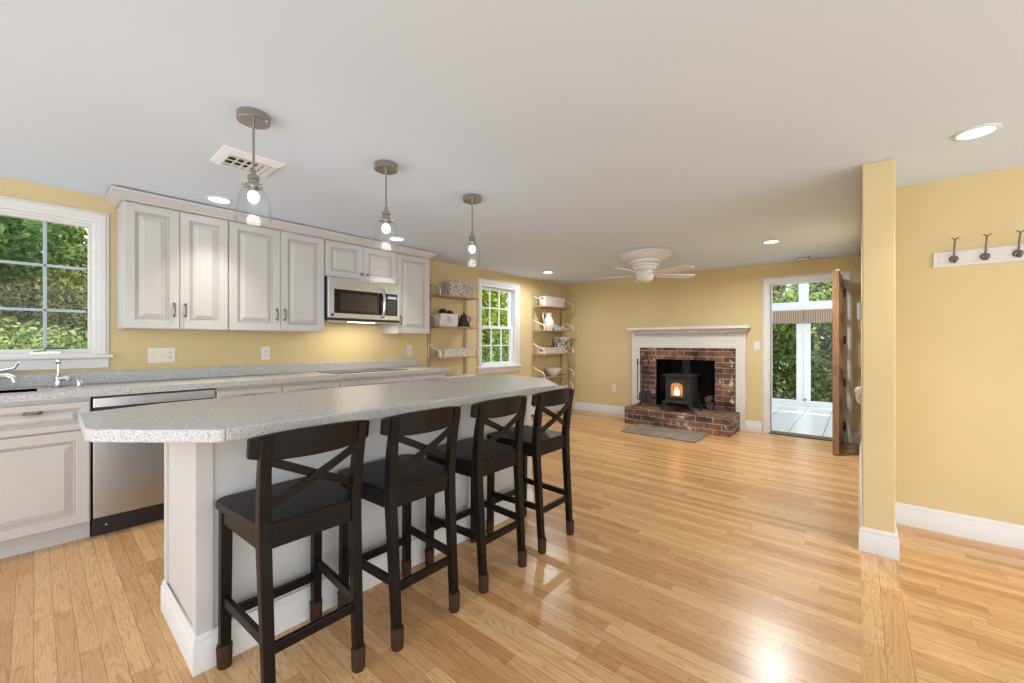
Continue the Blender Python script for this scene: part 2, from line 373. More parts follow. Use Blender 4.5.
BASE = [(0, 0), (.016, 0), (.016, .108), (.012, .114), (.013, .124), (.006, .138), (0, .140)]
struct(MB().sweep([(3.2, RY), (.152, RY), (.152, 3.15), (.010, 3.15), (.010, WY)], [(o, z) for o, z in BASE]).build('baseboard_right', 'trim', smooth=True))
struct(MB().sweep([(.010, WY), (-.075, WY)], BASE).build('baseboard_back', 'trim', smooth=True))
struct(MB().sweep([(-1.005, WY), (-1.195, WY)], BASE).build('trim_2', 'trim', smooth=True))
struct(MB().sweep([(-2.835, WY), (WX, WY)], BASE).build('trim_3', 'trim', smooth=True))

# window over the sink: two casement sashes with divided lights
w = sthing('window_1', (WX, -.215, 1.1))
y0, y1, z0, z1 = W1
mb = MB(); prof = [(0, 0), (.008, .014), (.026, .016), (.030, .02), (.062, .022), (.069, .014), (.079, .014), (.079, 0)]
def casing(mb, T, u0, u1, v0, v1, prof, bottom=False):
    keep = mb.T; mb.T = T
    def at(i, e, n):   # corner i
        return {0: (u0-e, v0-(e if bottom else 0), n), 1: (u0-e, v1+e, n), 2: (u1+e, v1+e, n), 3: (u1+e, v0-(e if bottom else 0), n)}[i]
    order = [0, 1, 2, 3]+([0] if bottom else [])
    mb.chain([[at(i, e, n) for e, n in prof] for i in order]); mb.T = keep; return mb
casing(mb, FX(WX, 0, 0), y0, y1, z0, z1, prof).build('window_frame', 'trim', w)
mb = MB(); mb.box(WX-.14, WX, y0, y0+.012, z0+.012, z1-.012).box(WX-.14, WX, y1-.012, y1, z0+.012, z1-.012).box(WX-.14, WX, y0, y1, z1-.012, z1).box(WX-.14, WX, y0, y1, z0, z0+.012)
mb.build('jamb', 'trim', w)
box(WX-.02, WX+.045, y0-.10, y1+.105, 1.105, 1.135).build('window_sill', 'trim', w, bevel=.008)
box(WX, WX+.018, y0-.08, y1+.08, 1.035, 1.105).build('apron', 'trim', w, bevel=.004)
for a, b in ((y0+.012, -.228), (-.216, y1-.012)):
    sash = MB()
    for r in ((a, a+.011, z0+.034, z1-.034), (b-.011, b, z0+.034, z1-.034), (a, b, z0+.012, z0+.034), (a, b, z1-.034, z1-.012)): sash.box(WX-.045, WX-.008, *r)
    so = sash.build('sash', 'trim', w, bevel=.003)
    g = MB(); c = (a+b)/2+ (.028 if b < 0 else .033); c = (a+b)/2 if b < 0 else .049
    g.box(WX-.035, WX-.020, c-.009, c+.009, z0+.03, z1-.03)
    for zz in (1.433, 1.732): g.box(WX-.035, WX-.020, a+.02, b-.02, zz-.009, zz+.009)
    g.build('muntin', 'muntin', so, bevel=.003)
    box(WX-.030, WX-.026, a+.02, b-.02, z0+.03, z1-.03).build('pane', 'glass', so)
box(WX-.06, WX-.006, -.228, -.216, z0, z1).build('mullion', 'trim', w)
cr = MB().ball((WX-.020, .05, 1.153), .016).tube([(WX-.02, .05, 1.153), (WX+.0, .05, 1.165), (WX+.01, .0, 1.158)], .006).box(WX-.030, WX+.004, -.02, .12, 1.137, 1.158)
cro = cr.build('crank', 'nickel', w, smooth=True); tag(cro, 'metal window crank')
tag(MB().bar((WX-.01, .05, 1.176), (WX+.01, .155, 1.176), .012, .009).build('crank_lever', 'black', cro), 'black folding lever')

# double hung window beside the shelves
w = sthing('window_2', (WX, 4.54, .8)); y0, y1, z0, z1 = W2
casing(MB(), FX(WX, 0, 0), y0, y1, z0, z1, prof).build('window_frame', 'trim', w)
mb = MB(); mb.box(WX-.14, WX, y0, y0+.014, z0+.014, z1-.014).box(WX-.14, WX, y1-.014, y1, z0+.014, z1-.014).box(WX-.14, WX, y0, y1, z1-.014, z1).box(WX-.14, WX, y0, y1, z0, z0+.014); mb.build('jamb', 'vinyl', w)
box(WX-.02, WX+.045, y0-.10, y1+.10, .832, .862).build('window_sill', 'trim', w, bevel=.008)
box(WX, WX+.018, y0-.085, y1+.085, .765, .832).build('apron', 'trim', w, bevel=.004)
for a0, a1, dx, ww in ((1.42, z1-.014, -.105, .06), (z0+.014, 1.46, -.070, .045)):
    s1 = MB(); X0, X1 = WX+dx-.015, WX+dx+.015
    s1.box(X0, X1, y0+.014, y0+.014+ww, a0+.04, a1-.04).box(X0, X1, y1-.014-ww, y1-.014, a0+.04, a1-.04).box(X0, X1, y0+.014, y1-.014, a0, a0+.04).box(X0, X1, y0+.014, y1-.014, a1-.04, a1)
    so = s1.build('sash', 'vinyl', w, bevel=.003); g = MB(); A, B = y0+.014+ww, y1-.014-ww
    for k in (1, 2): q = A+(B-A)*k/3; g.box(X0+.004, X1-.004, q-.009, q+.009, a0+.04, a1-.04)
    q = (a0+a1)/2; g.box(X0+.004, X1-.004, A, B, q-.009, q+.009); g.build('muntin', 'vinyl', so, bevel=.003)
    box(WX+dx-.002, WX+dx+.002, A-.005, B+.005, a0+.035, a1-.035).build('pane', 'glass', so)

# door to the sun room, standing open
d = sthing('door_1', (-.54, WY, 0)); x0, x1, _, z1 = DR
casing(MB(), FY(0, WY, 0), x0, x1, 0, z1, [(0, 0), (.004, .012), (.03, .016), (.05, .018), (.072, .012), (.08, 0)]).build('door_casing', 'trim', d)
mb = MB(); mb.box(x0, x0+.016, WY-.002, WY+.16, 0, z1-.016).box(x1-.016, x1, WY-.002, WY+.16, 0, z1-.016).box(x0, x1, WY-.002, WY+.16, z1-.016, z1); mb.build('door_jamb', 'trim', d)
tag(box(x0+.016, x0+.022, WY-.001, WY+.05, .02, z1-.016).build('weather_strip', 'black', d), 'thin black weather strip')
tag(box(x0, x1, WY-.03, WY+.16, 0, .016).build('threshold', 'bark', d, bevel=.004), 'dark threshold')
# leaf local frame: u from hinge to latch
hx, hy = -.154, WY-.012; lx, ly = -.170, 5.575
L = Vector((lx-hx, ly-hy, 0)); LW = L.length; ul = L.normalized(); nl = Vector((-ul.y, ul.x, 0)) # towards +X side
if nl.x < 0: nl = -nl
TL = frame((hx, hy, .012), ul, (0, 0, 1), nl); th = .056; DH = 1.975
leaf = MB(TL)
leaf.box(0, .10, 0, DH, -th, 0).box(LW-.10, LW, 0, DH, -th, 0).box(.10, LW-.10, 0, .24, -th, 0).box(.10, LW-.10, DH-.11, DH, -th, 0)
lo = leaf.build('door_leaf', 'doorwood', d, bevel=.003); tag(lo, 'stained wooden door leaf standing open')
mt = MB(TL)
for k in (1, 2): q = .10+(LW-.20)*k/3; mt.box(q-.011, q+.011, .24, DH-.11, -th+.008, -.001)
for k in range(1, 5): q = .24+(DH-.35)*k/5; mt.box(.10, LW-.10, q-.011, q+.011, -th+.008, -.001)
mt.build('muntin', 'doorwood', lo, bevel=.002)
MB(TL).box(.10, LW-.10, .24, DH-.11, -.008, -.004).build('pane', 'glass', lo)
for zz in (.14, .67, 1.18, 1.75):
    h = MB(TL); h.box(-.012, .03, zz, zz+.10, -.002, .004); h.T = None
    c = TL @ Vector((-.002, zz, .014)); h.lathe([(.012, 0), (.012, .10)], tuple(c), 12); tag(h.build('hinge', 'brass', lo, smooth=True), 'tarnished brass hinge')
hd = MB()
for sgn, off in ((1, .0), (-1, -th)):
    pl = [TL @ Vector((LW-.055, .90, off+sgn*.002)), ]
    hd.T = TL; hd.box(LW-.075, LW-.035, .80, .98, min(off, off+sgn*.006), max(off, off+sgn*.006))
    hd.tube([(LW-.055, .89, off), (LW-.055, .89, off+sgn*.045), (LW-.08, .888, off+sgn*.052), (LW-.16, .884, off+sgn*.05)], .009, 8)
hd.box(LW, LW+.002, .84, .96, -.042, -.014)
tag(hd.build('door_handle', 'brass', lo, smooth=True), 'antique brass lever handle')
tag(MB(TL).box(LW-.06, LW-.02, DH, DH+.012, -.03, .004).build('door_catch', 'ivory', lo, bevel=.003), 'small white catch on the top edge')

# ------------------------------------------------------------------ kitchen wall units
FXB = -3.60; TOE = -3.672; CT = .925
def bail(mb, p, axis, ln=.10):       # cast bail pull standing off a face towards +X
    p = Vector(p); a = Vector(axis)
    mb.tube([p-a*ln/2, p-a*ln/2+Vector((.018, 0, 0)), p-a*ln*.25+Vector((.027, 0, 0)), p+Vector((.030, 0, 0)), p+a*ln*.25+Vector((.027, 0, 0)), p+a*ln/2+Vector((.018, 0, 0)), p+a*ln/2], [.008, .006, .0045, .006, .0045, .006, .008], 8)
    for s in (-1, 1): mb.ball(tuple(p+a*s*ln/2+Vector((.004, 0, 0))), .010, 10)
    return mb
def base_cabinet(y0, y1, handles, ndoor, label):
    t = thing('base_cabinet', label, 'cabinet', (-3.86, (y0+y1)/2, 0), 'base cabinets on the kitchen wall')
    box(WX, FXB-.022, y0, y1, .113, CT-.04).build('carcass', 'cab', t)
    box(WX, TOE, y0, y1, 0, .113).build('toe_kick', 'cab', t)
    dr = MB().panel(FX(FXB-.022, y0+.004, .69), y1-y0-.008, .165, .022, .036).build('drawer', 'cab', t)
    for hy in handles: bail(MB(), (FXB, hy, .805), (0, 1, 0), .055).build('handle', 'pewter', dr, smooth=True)
    wd = (y1-y0-.008)/ndoor
    for k in range(ndoor):
        do = MB().panel(FX(FXB-.022, y0+.004+k*wd+.001, .116), wd-.002, .568, .022).build('door', 'cab', t)
        q = y0+.004+(k+1)*wd-.04 if (k == 0 or ndoor == 1) else y0+.004+k*wd+.04
        bail(MB(), (FXB, q, .60), (0, 0, 1), .085).build('handle', 'pewter', do, smooth=True)
    return t
def sinkbase():
    y0, y1 = -.77, .228
    t = thing('base_cabinet', 'wide pale sink cabinet left of the dishwasher, under the chrome taps', 'cabinet', (-3.86, (y0+y1)/2, 0), 'base cabinets on the kitchen wall')
    box(WX, FXB-.022, y0, y1, .113, CT-.04-.17).build('carcass', 'cab', t)
    box(FXB-.045, FXB-.022, y0, y1, CT-.21, CT-.04).build('face_rail', 'cab', t)
    box(WX, TOE, y0, y1, 0, .113).build('toe_kick', 'cab', t)
    for a, b in ((y0+.004, -.236), (-.232, y1-.004)):
        dr = MB().panel(FX(FXB-.022, a, .69), b-a, .168, .022, .036).build('drawer', 'cab', t)
        bail(MB(), (FXB, (a+b)/2, .81), (0, 1, 0), .055).build('handle', 'pewter', dr, smooth=True)
        do = MB().panel(FX(FXB-.022, a, .116), b-a, .566, .022).build('door', 'cab', t)
        bail(MB(), (FXB, (b-.04 if b < 0 else a+.04), .60), (0, 0, 1), .085).build('handle', 'pewter', do, smooth=True)
sinkbase()
base_cabinet(.872, 1.322, [1.09], 1, 'pale base cabinet right of the dishwasher')
base_cabinet(1.322, 1.806, [1.559], 1, 'pale base cabinet left of the cabinet under the cooktop, third along')
base_cabinet(1.806, 2.588, [2.044, 2.338], 2, 'pale two-handled base cabinet below the black cooktop')
base_cabinet(2.588, 3.065, [2.842], 1, 'pale base cabinet at the far right end of the counter run')

dw = thing('dishwasher', 'stainless steel dishwasher with black toe panel beside the sink cabinet', 'dishwasher', (-3.86, .55, 0))
box(WX+.02, FXB-.03, .236, .864, .09, CT-.042).build('tub', 'black', dw)
box(FXB-.03, FXB-.002, .238, .862, .125, .775).build('door', 'steel', dw, bevel=.004)
box(FXB-.03, FXB+.002, .238, .862, .812, .872).build('control_strip', 'steelh', dw, bevel=.004)
box(FXB-.03, FXB-.02, .238, .862, .775, .812).build('pocket_handle', 'black', dw)
tp = box(TOE, TOE+.02, .236, .864, 0, .115).build('toe_panel', 'black', dw); tag(tp, 'black toe panel')
MB().ball((TOE+.022, .30, .06), .007, 10).build('screw', 'chrome', tp, smooth=True)

# worktop with backsplash; hole for the sink
ct = thing('countertop', 'long grey speckled worktop with backsplash on the kitchen wall', 'countertop', (-3.85, 1.2, CT-.04))
SK = (-3.985, -3.665, -.62, .02)
mb = MB(); X1 = FXB+.025
mb.box(WX, X1, SK[3], 3.095, CT-.04, CT).box(WX, X1, -.80, SK[2], CT-.04, CT).box(WX, SK[0], SK[2], SK[3], CT-.04, CT).box(SK[1], X1, SK[2], SK[3], CT-.04, CT)
mb.build('worktop', 'counter', ct)
box(WX, WX+.022, -.80, 3.045, CT, 1.012).build('backsplash', 'counter', ct, bevel=.006)
sk = thing('kitchen_sink', 'stainless steel kitchen sink set into the worktop under the window', 'sink', (-3.82, -.30, CT))
mb = MB(); a = SK
def rring(i, z): return [(a[0]-i, a[2]-i, z), (a[1]+i, a[2]-i, z), (a[1]+i, a[3]+i, z), (a[0]-i, a[3]+i, z)]
mb.chain([rring(.024, CT+.0005), rring(.022, CT+.006), rring(-.004, CT+.006), rring(-.012, CT-.01), rring(-.03, CT-.155), rring(-.034, CT-.160), rring(-.028, CT-.163), rring(-.004, CT-.045), rring(-.002, CT+.0005)])
skb = mb.build('basin', 'steelh', sk, smooth=True)
MB().lathe([(.001, CT-.158), (.03, CT-.158), (.035, CT-.156), (.036, CT-.161)], (-3.825, -.3, 0), 20).build('drain', 'chrome', sk, smooth=True)
fc = thing('faucet', 'chrome single-lever kitchen faucet behind the sink at the left edge', 'faucet', (-4.04, -.19, CT))
MB().lathe([(.028, 0), (.03, .006), (.024, .015), (.022, .06), (.024, .075), (.02, .09), (.008, .097), (.0001, .098)], (-4.04, -.19, CT), 20).build('base', 'chrome', fc, smooth=True)
MB().tube([(-4.04, -.19, CT+.07), (-3.99, -.16, CT+.085), (-3.93, -.10, CT+.09), (-3.895, -.075, CT+.075), (-3.89, -.07, CT+.05)], [.017, .017, .016, .015, .015], 12).build('spout', 'chrome', fc, smooth=True)
MB().tube([(-4.04, -.19, CT+.09), (-3.99, -.13, CT+.12), (-3.955, -.075, CT+.135), (-3.945, -.06, CT+.17)], [.011, .009, .008, .007], 10).build('lever', 'chrome', fc, smooth=True)
sp = thing('side_sprayer', 'small chrome spray tap with upright stem between faucet and dishwasher', 'sprayer', (-4.0, .105, CT))
MB().lathe([(.03, 0), (.032, .006), (.022, .012), (.016, .03), (.019, .055), (.012, .07), (.008, .085), (.0075, .15), (.014, .158), (.016, .175), (.009, .187), (.0001, .188)], (-4.0, .105, CT), 18).build('stem', 'chrome', sp, smooth=True)
MB().tube([(-3.998, .105, CT+.05), (-3.97, .14, CT+.06), (-3.955, .155, CT+.045)], [.016, .014, .012], 10).build('nozzle', 'chrome', sp, smooth=True)
MB().ball((-3.985, .15, CT+.045), .024, 12).build('crystal_knob', 'shade', sp, smooth=True)
sd = thing('soap_dispenser', 'low chrome soap pump on the worktop, next to the spray tap', 'dispenser', (-3.92, .195, CT))
MB().lathe([(.02, 0), (.021, .004), (.013, .01), (.012, .03), (.016, .034), (.013, .044), (.0001, .046)], (-3.92, .195, CT), 16).build('collar', 'chrome', sd, smooth=True)
MB().tube([(-3.92, .195, CT+.035), (-3.90, .205, CT+.036), (-3.888, .212, CT+.022)], [.008, .007, .006], 10).build('spout', 'chrome', sd, smooth=True)
ck = thing('cooktop', 'black glass cooktop set flush in the worktop below the microwave', 'cooktop', (-3.86, 2.19, CT))
box(-4.075, -3.655, 1.81, 2.575, CT, CT+.006).build('glass_top', 'blackglass', ck, bevel=.003)
for x, y, r in ((-3.76, 2.0, .09), (-3.76, 2.38, .075), (-3.97, 2.0, .07), (-3.97, 2.38, .095)): MB().lathe([(r, .0061), (r+.004, .0061), (r+.004, .0066), (r, .0066)], (x, y, CT), 30, True).build('burner_ring', 'iron', ck)

# wall cabinets
UX = -3.80; UB = 1.313; UT = 2.212
def wall_cabinet(y0, y1, z0, ndoor, label, hz, knob=False, single_left=False, ux=UX):
    t = thing('upper_cabinet', label, 'cabinet', (-3.96, (y0+y1)/2, z0), 'wall cabinets')
    box(WX, ux-.022, y0+.001, y1-.001, z0, UT).build('carcass', 'cab', t)
    wd = (y1-y0-.006)/ndoor
    for k in range(ndoor):
        a = y0+.003+k*wd+.0015
        do = MB().panel(FX(ux-.022, a, z0+.003), wd-.003, UT-z0-.035, .022).build('door', 'cab', t)
        q = a+wd-.035 if (k == 0 and ndoor == 2) else a+.03
        if knob: MB(frame((ux, q, hz), (0, 1, 0), (0, 0, 1), (1, 0, 0))).lathe([(.007, 0), (.006, .014), (.015, .02), (.016, .027), (.009, .033), (.0001, .034)], n=14).build('knob', 'pewter', do, smooth=True)
        else: bail(MB(), (ux, q, hz), (0, 0, 1), .085).build('handle', 'pewter', do, smooth=True)
    return t
wall_cabinet(.392, 1.002, UB, 2, 'pale tall two-door wall cabinet nearest the sink window', 1.455)
wall_cabinet(1.002, 1.765, UB, 2, 'pale tall two-door wall cabinet left of the microwave', 1.455)
wall_cabinet(1.765, 2.547, 1.838, 2, 'short two-door wall cabinet with round knobs above the microwave', 1.895, True)
wall_cabinet(2.547, 2.988, UB, 1, 'pale single-door wall cabinet right of the microwave', 1.455)
cm = MB().sweep([(WX, .392), (UX, .392), (UX, 2.988), (WX, 2.988)][::-1], [(0, 2.186), (.008, 2.186), (.010, 2.196), (.018, 2.200), (.026, 2.208), (.042, 2.222), (.048, 2.230), (.054, 2.232), (.060, 2.250), (0, 2.250)])
tag(cm.build('crown_moulding', 'cab', at=(UX, 1.67, 2.186)), 'pale crown moulding along the top of the wall cabinets', 'moulding')
mw = thing('microwave', 'stainless over-the-range microwave with black glass door below the short cabinet', 'microwave', (-3.93, 2.14, 1.415))
MX = -3.745; Y0, Y1, Z0, Z1 = 1.770, 2.542, 1.418, 1.836
box(WX, MX-.03, Y0, Y1, Z0+.012, Z1).build('case', 'black', mw)
DY = 2.372
mb = MB(); T = FX(MX-.03, Y0, Z0+.02)
do = box(MX-.03, MX, Y0, Y1, Z0+.028, Z1-.005).build('front_frame', 'steelh', mw, bevel=.004)
wn = box(MX-.004, MX+.002, Y0+.055, Y1-.03, Z0+.075, Z1-.115).build('door_window', 'blackglass', mw, bevel=.002)
box(MX, MX+.003, Y0+.115, 2.27, Z0+.105, Z1-.15).build('window_screen', 'mwglass', wn)
cp = box(MX, MX+.003, DY+.012, Y1-.034, Z0+.082, Z1-.122).build('control_panel', 'black', mw)
mb = MB()
for i in range(6):
    for j in range(3): mb.box(MX+.003, MX+.0038, DY+.022+j*.034, DY+.044+j*.034, Z0+.094+i*.024, Z0+.108+i*.024)
tag(mb.build('button_grid', 'cabin', cp), 'small grey button marks')
tag(box(MX+.003, MX+.004, DY+.022, Y1-.045, Z0+.25, Z0+.275).build('display', 'muntin', cp), 'pale display')
hx = [(MX, 2.325, Z0+.055), (MX+.030, 2.325, Z0+.065), (MX+.046, 2.325, Z0+.13), (MX+.05, 2.325, Z0+.2), (MX+.046, 2.325, Z0+.27), (MX+.03, 2.325, Z0+.335), (MX, 2.325, Z0+.345)]
MB().tube(hx, [.013, .014, .015, .015, .015, .014, .013], 12).build('handle', 'chrome', mw, smooth=True)
tag(box(MX+.0, MX+.002, Y0+.028, Y0+.052, Z0+.045, Z0+.07).build('badge', 'black', mw), 'small square black badge')
mb = MB()
box(MX-.06, MX-.004, Y0+.002, Y1-.002, Z0+.006, Z0+.026).build('bottom_vent', 'black', mw, bevel=.003)
box(WX+.03, MX-.02, Y0+.01, Y1-.01, Z0, Z0+.012).build('bottom_plate', 'steelh', mw)
hl = box(-3.87, -3.82, Y0+.25, Y1-.25, Z0-.003, Z0).build('hood_lamp', 'lamp', mw); tag(hl, 'lit worktop lamp')
l = bpy.data.objects.new('hood_glow', bpy.data.lights.new('hood_glow', 'AREA')); COL.objects.link(l); l.parent = mw
l.location = (-3.845+3.93, (Y0+Y1)/2-2.14, Z0-.006-1.415); l.data.shape = 'RECTANGLE'; l.data.size = .06; l.data.size_y = .5; l.data.energy = 2.2; l.data.color = (1, .88, .70)
for k in range(3): box(MX, MX+.0015, Y0+.40+k*.12, Y0+.402+k*.12, Z1-.085, Z1-.015).build('vent_slot', 'black', mw)

# ------------------------------------------------------------------ island
isb = thing('kitchen_island', 'white panelled kitchen island base with tall white baseboard', 'island', (-2.16, 1.38, 0))
IX0, IX1, IY0, IY1 = -2.412, -1.866, .395, 2.39
box(IX0, IX1, IY0, IY1, 0, .885).build('island_body', 'isl', isb)
for x, y in ((IX1, IY0), (IX0, IY0), (IX1, IY1), (IX0, IY1)):
    sx = 1 if x == IX1 else -1; sy = -1 if y == IY0 else 1; mb = MB()
    mb.box(*sorted((x+sx*.0001, x+sx*.008)), *sorted((y+sy*.008, y-sy*.045)), .10, .885)
    mb.box(*sorted((x-sx*.045, x)), *sorted((y+sy*.0001, y+sy*.008)), .10, .885)
    mb.build('corner_trim', 'isl', isb)
for q in (.40+.665, .40+1.33): box(IX1, IX1+.006, q-.03, q+.03, .10, .885).build('panel_batten', 'isl', isb, bevel=.002)
MB().sweep([(IX0-.002, IY0-.002), (IX0-.002, IY1+.002), (IX1+.002, IY1+.002), (IX1+.002, IY0-.002)], [(o*1.05, z*.985) for o, z in BASE], True).build('island_baseboard', 'trim', isb, smooth=True)
it = thing('island_countertop', 'grey speckled island worktop with angled ends and bowed stool side', 'countertop', (-2.05, 1.4, .885))
end = [(-2.505, .335), (-2.435, .135), (-2.375, .118), (-1.99, .112), (-1.945, .125), (-1.640, .375), (-1.612, .405), (-1.612, .418), (-2.528, .418)]
main = [(-2.528, .4181), (-1.612, .4181), (-1.600, .80), (-1.598, 1.3), (-1.588, 1.8), (-1.570, 2.13), (-1.545, 2.26), (-1.555, 2.31), (-1.86, 2.60), (-1.90, 2.632), (-2.15, 2.712), (-2.22, 2.715), (-2.42, 2.66), (-2.475, 2.60), (-2.528, 2.30)]
ZT = .930
MB().prism(end, ZT-.045, ZT).build('end_slab', 'counter', it, bevel=.005, seg=3)
MB().prism(main, ZT-.045, ZT).build('main_slab', 'counter', it, bevel=.005, seg=3)

# ------------------------------------------------------------------ bar stools
def make_stool(label):
    cx, cy = -1.60, .645
    t = thing('bar_stool', label, 'stool', (cx, cy, 0), 'bar stools along the island')
    def Q(x, y, z): return (cx+x, cy+y, z)
    def sec(x, y, z, wx, wy): return [Q(x-wx, y-wy, z), Q(x+wx, y-wy, z), Q(x+wx, y+wy, z), Q(x-wx, y+wy, z)]
    # seat: flat board with rounded front corners
    pts = [(.158, -.150), (.120, -.185)]
    pts += [(-.185+.045*(1-math.sin(a)), -.2+.045*(1-math.cos(a))) for a in [i*PI/2/5 for i in range(6)]][::1]
    pts = [(.165, -.172), (.165, .172)]
    for i in range(7):
        a = PI/2*i/6; pts.append((-.228+.05-.05*math.sin(a), .202-.05+.05*math.cos(a)))
    for i in range(7):
        a = PI/2*i/6; pts.append((-.228+.05-.05*math.cos(a), -.202+.05-.05*math.sin(a)))
    mb = MB(); sc = lambda k, dz: [Q(.165-(.165-x)*k, y*k, dz) for x, y in pts]
    mb.chain([sc(.985, .604), sc(1, .610), sc(1, .626), sc(.985, .632)]); seat = mb.build('seat', 'stool', t, smooth=True)
    for s in (-1, 1):
        fl = MB().chain([sec(-.198, s*.170, 0, .0175, .0175), sec(-.188, s*.168, .61, .019, .019)]).build('front_leg', 'stool', t, bevel=.004)
        rl = MB().chain([sec(.198, s*.150, 0, .0165, .0165), sec(.178, s*.152, .30, .018, .018), sec(.162, s*.155, .55, .020, .019), sec(.160, s*.156, .64, .020, .019), sec(.174, s*.159, .78, .019, .018), sec(.200, s*.163, .918, .013, .0165)]).build('rear_leg', 'stool', t, bevel=.004)
        for lg, x, y in ((fl, -.198, s*.170), (rl, .198, s*.150)):
            ns = 32; R = lambda r, z: [Q(x+r*(.90+.07*(k % 2))*math.cos(2*PI*k/ns), y+r*(.90+.07*(k % 2))*math.sin(2*PI*k/ns), z) for k in range(ns)]
            tag(MB().chain([R(.022, .0), R(.0245, .006), R(.0255, .04), R(.0265, .070), R(.0275, .079), R(.0245, .086)]).build('leg_cap', 'sock', lg, smooth=True), 'brown knitted sock on the leg foot')
    ap = MB(); ap.box(cx-.185, cx-.163, cy-.152, cy+.152, .545, .604).box(cx+.150, cx+.172, cy-.137, cy+.137, .548, .628)
    for s in (-1, 1): ap.bar(Q(-.17, s*.172, .575), Q(.148, s*.158, .575), .018, .058)
    ap.build('apron', 'stool', t, bevel=.003)
    for p, q in ((Q(-.195, -.155, .195), Q(-.195, .155, .195)), (Q(.182, -.135, .232), Q(.182, .135, .232)), (Q(-.180, -.170, .255), Q(.166, -.151, .255)), (Q(-.180, .170, .255), Q(.166, .151, .255))):
        MB().bar(p, q, .018, .036).build('stretcher', 'stool', t, bevel=.003)
    # crest rail bowed to the back, held on the front of the posts
    secs = []
    for i in range(17):
        y = -.205+.41*i/16; k = (y/.205); x = .178+.042*(1-k*k)-.006; e = .006*abs(k)**6
        hb = .846-.008*(1-k*k)+e*1.5; ht = .924+.012*(1-k*k)-e
        secs.append([Q(x-.011-.004, y, hb), Q(x+.009-.004, y, hb), Q(x+.014, y, ht), Q(x-.006, y, ht)])
    MB().chain(secs).build('crest_rail', 'stool', t, bevel=.004)
    for s in (-1, 1):
        secs = []
        for i in range(9):
            f = i/8; y = s*(-.150+.30*f); z = .690+.150*f; k = 2*f-1; x = .166+.022*f+.016*(1-k*k)+s*.006
            secs.append([Q(x-.006, y, z-.016), Q(x+.006, y, z-.016), Q(x+.008, y, z+.016), Q(x-.004, y, z+.016)])
        MB().chain(secs).build('cross_slat', 'stool', t, bevel=.002)
    return t
st = make_stool('black wooden bar stool nearest the camera, first of the row along the island')
for cy, lb in ((1.090, 'black wooden bar stool second in the row, behind the nearest one'), (1.580, 'black wooden bar stool third in the row, second from the far end'), (2.062, 'black wooden bar stool at the far end of the island, standing by the open floor')):
    c = dup(st); c.location = (-1.60, cy, 0); c['label'] = lb
st.location = (-1.622, .636, 0)

# ------------------------------------------------------------------ ceiling things
def make_pendant(label):
    x, y = -2.108, .652
    t = thing('pendant_light', label, 'pendant lamp', (x, y, H), 'pendant lights over the island')
    MB().lathe([(.0001, H-.001), (.064, H-.001), (.066, H-.004), (.066, H-.034), (.063, H-.037), (.0001, H-.037)], (x, y, 0), 40).build('canopy', 'nickel', t, smooth=True)
    MB().lathe([(.0055, H-.036), (.0055, 2.005), (.0001, 2.005)], (x, y, 0), 12).build('rod', 'nickel', t, smooth=True)
    so = MB().lathe([(.0055, 2.012), (.010, 2.006), (.011, 1.984), (.021, 1.980), (.024, 1.974), (.0245, 1.962), (.020, 1.958), (.021, 1.944), (.034, 1.938), (.037, 1.932), (.036, 1.925), (.016, 1.925), (.016, 1.905), (.0001, 1.905)], (x, y, 0), 28).build('socket', 'nickel', t, smooth=True)
    for a in (0, 2*PI/3, 4*PI/3): MB().tube([(x+.034*math.cos(a+.4), y+.034*math.sin(a+.4), 1.931), (x+.046*math.cos(a+.4), y+.046*math.sin(a+.4), 1.931)], [.004, .005], 8).build('thumb_screw', 'nickel', so, smooth=True)
    pr = [(.030, 1.930), (.040, 1.925), (.050, 1.911), (.057, 1.889), (.063, 1.858), (.067, 1.825), (.0705, 1.795), (.0715, 1.780), (.074, 1.778), (.074, 1.771)]
    MB().lathe(pr+[(r-.003, z) for r, z in pr[::-1]], (x, y, 0), 40, True).build('shade', 'shade', t, smooth=True)
    MB().lathe([(.0125, 1.915), (.013, 1.908), (.018, 1.900), (.0225, 1.889), (.0225, 1.879), (.019, 1.867), (.011, 1.859), (.0001, 1.856)], (x, y, 0), 24).build('bulb', 'bulb', t, smooth=True)
    l = bpy.data.objects.new('bulb_glow', bpy.data.lights.new('bulb_glow', 'POINT')); COL.objects.link(l); l.parent = t
    l.location = (0, 0, 1.795-H); l.data.energy = BULB_W; l.data.color = (1, .93, .82); l.data.shadow_soft_size = .03
    return t
p1 = make_pendant('clear glass pendant lamp nearest the camera, over the near end of the island')
for y, lb in ((1.337, 'clear glass pendant lamp in the middle of the three over the island'), (2.033, 'clear glass pendant lamp farthest from the camera, over the far end of the island')):
    c = dup(p1); c.location = (-2.108, y, H); c['label'] = lb
def make_can(x, y, label):
    t = thing('recessed_light', label, 'ceiling light', (x, y, H), 'recessed ceiling lights')
    MB().lathe([(.062, H), (.082, H), (.083, H-.004), (.078, H-.008), (.066, H-.009), (.062, H-.004)], (x, y, 0), 36, True).build('trim_ring', 'white', t, smooth=True)
    MB().lathe([(.0001, H-.001), (.064, H-.001), (.064, H-.005), (.0001, H-.006)], (x, y, 0), 36).build('lens', 'lamp', t, smooth=True)
    l = bpy.data.objects.new('can_glow', bpy.data.lights.new('can_glow', 'AREA')); COL.objects.link(l); l.parent = t
    l.location = (0, 0, -.012); l.data.shape = 'DISK'; l.data.size = .12; l.data.spread = math.radians(78); l.data.energy = CAN_W; l.data.color = (1, .91, .78)
    return t
r1 = make_can(-3.555, .878, 'round recessed light in front of the cabinet nearest the sink window')
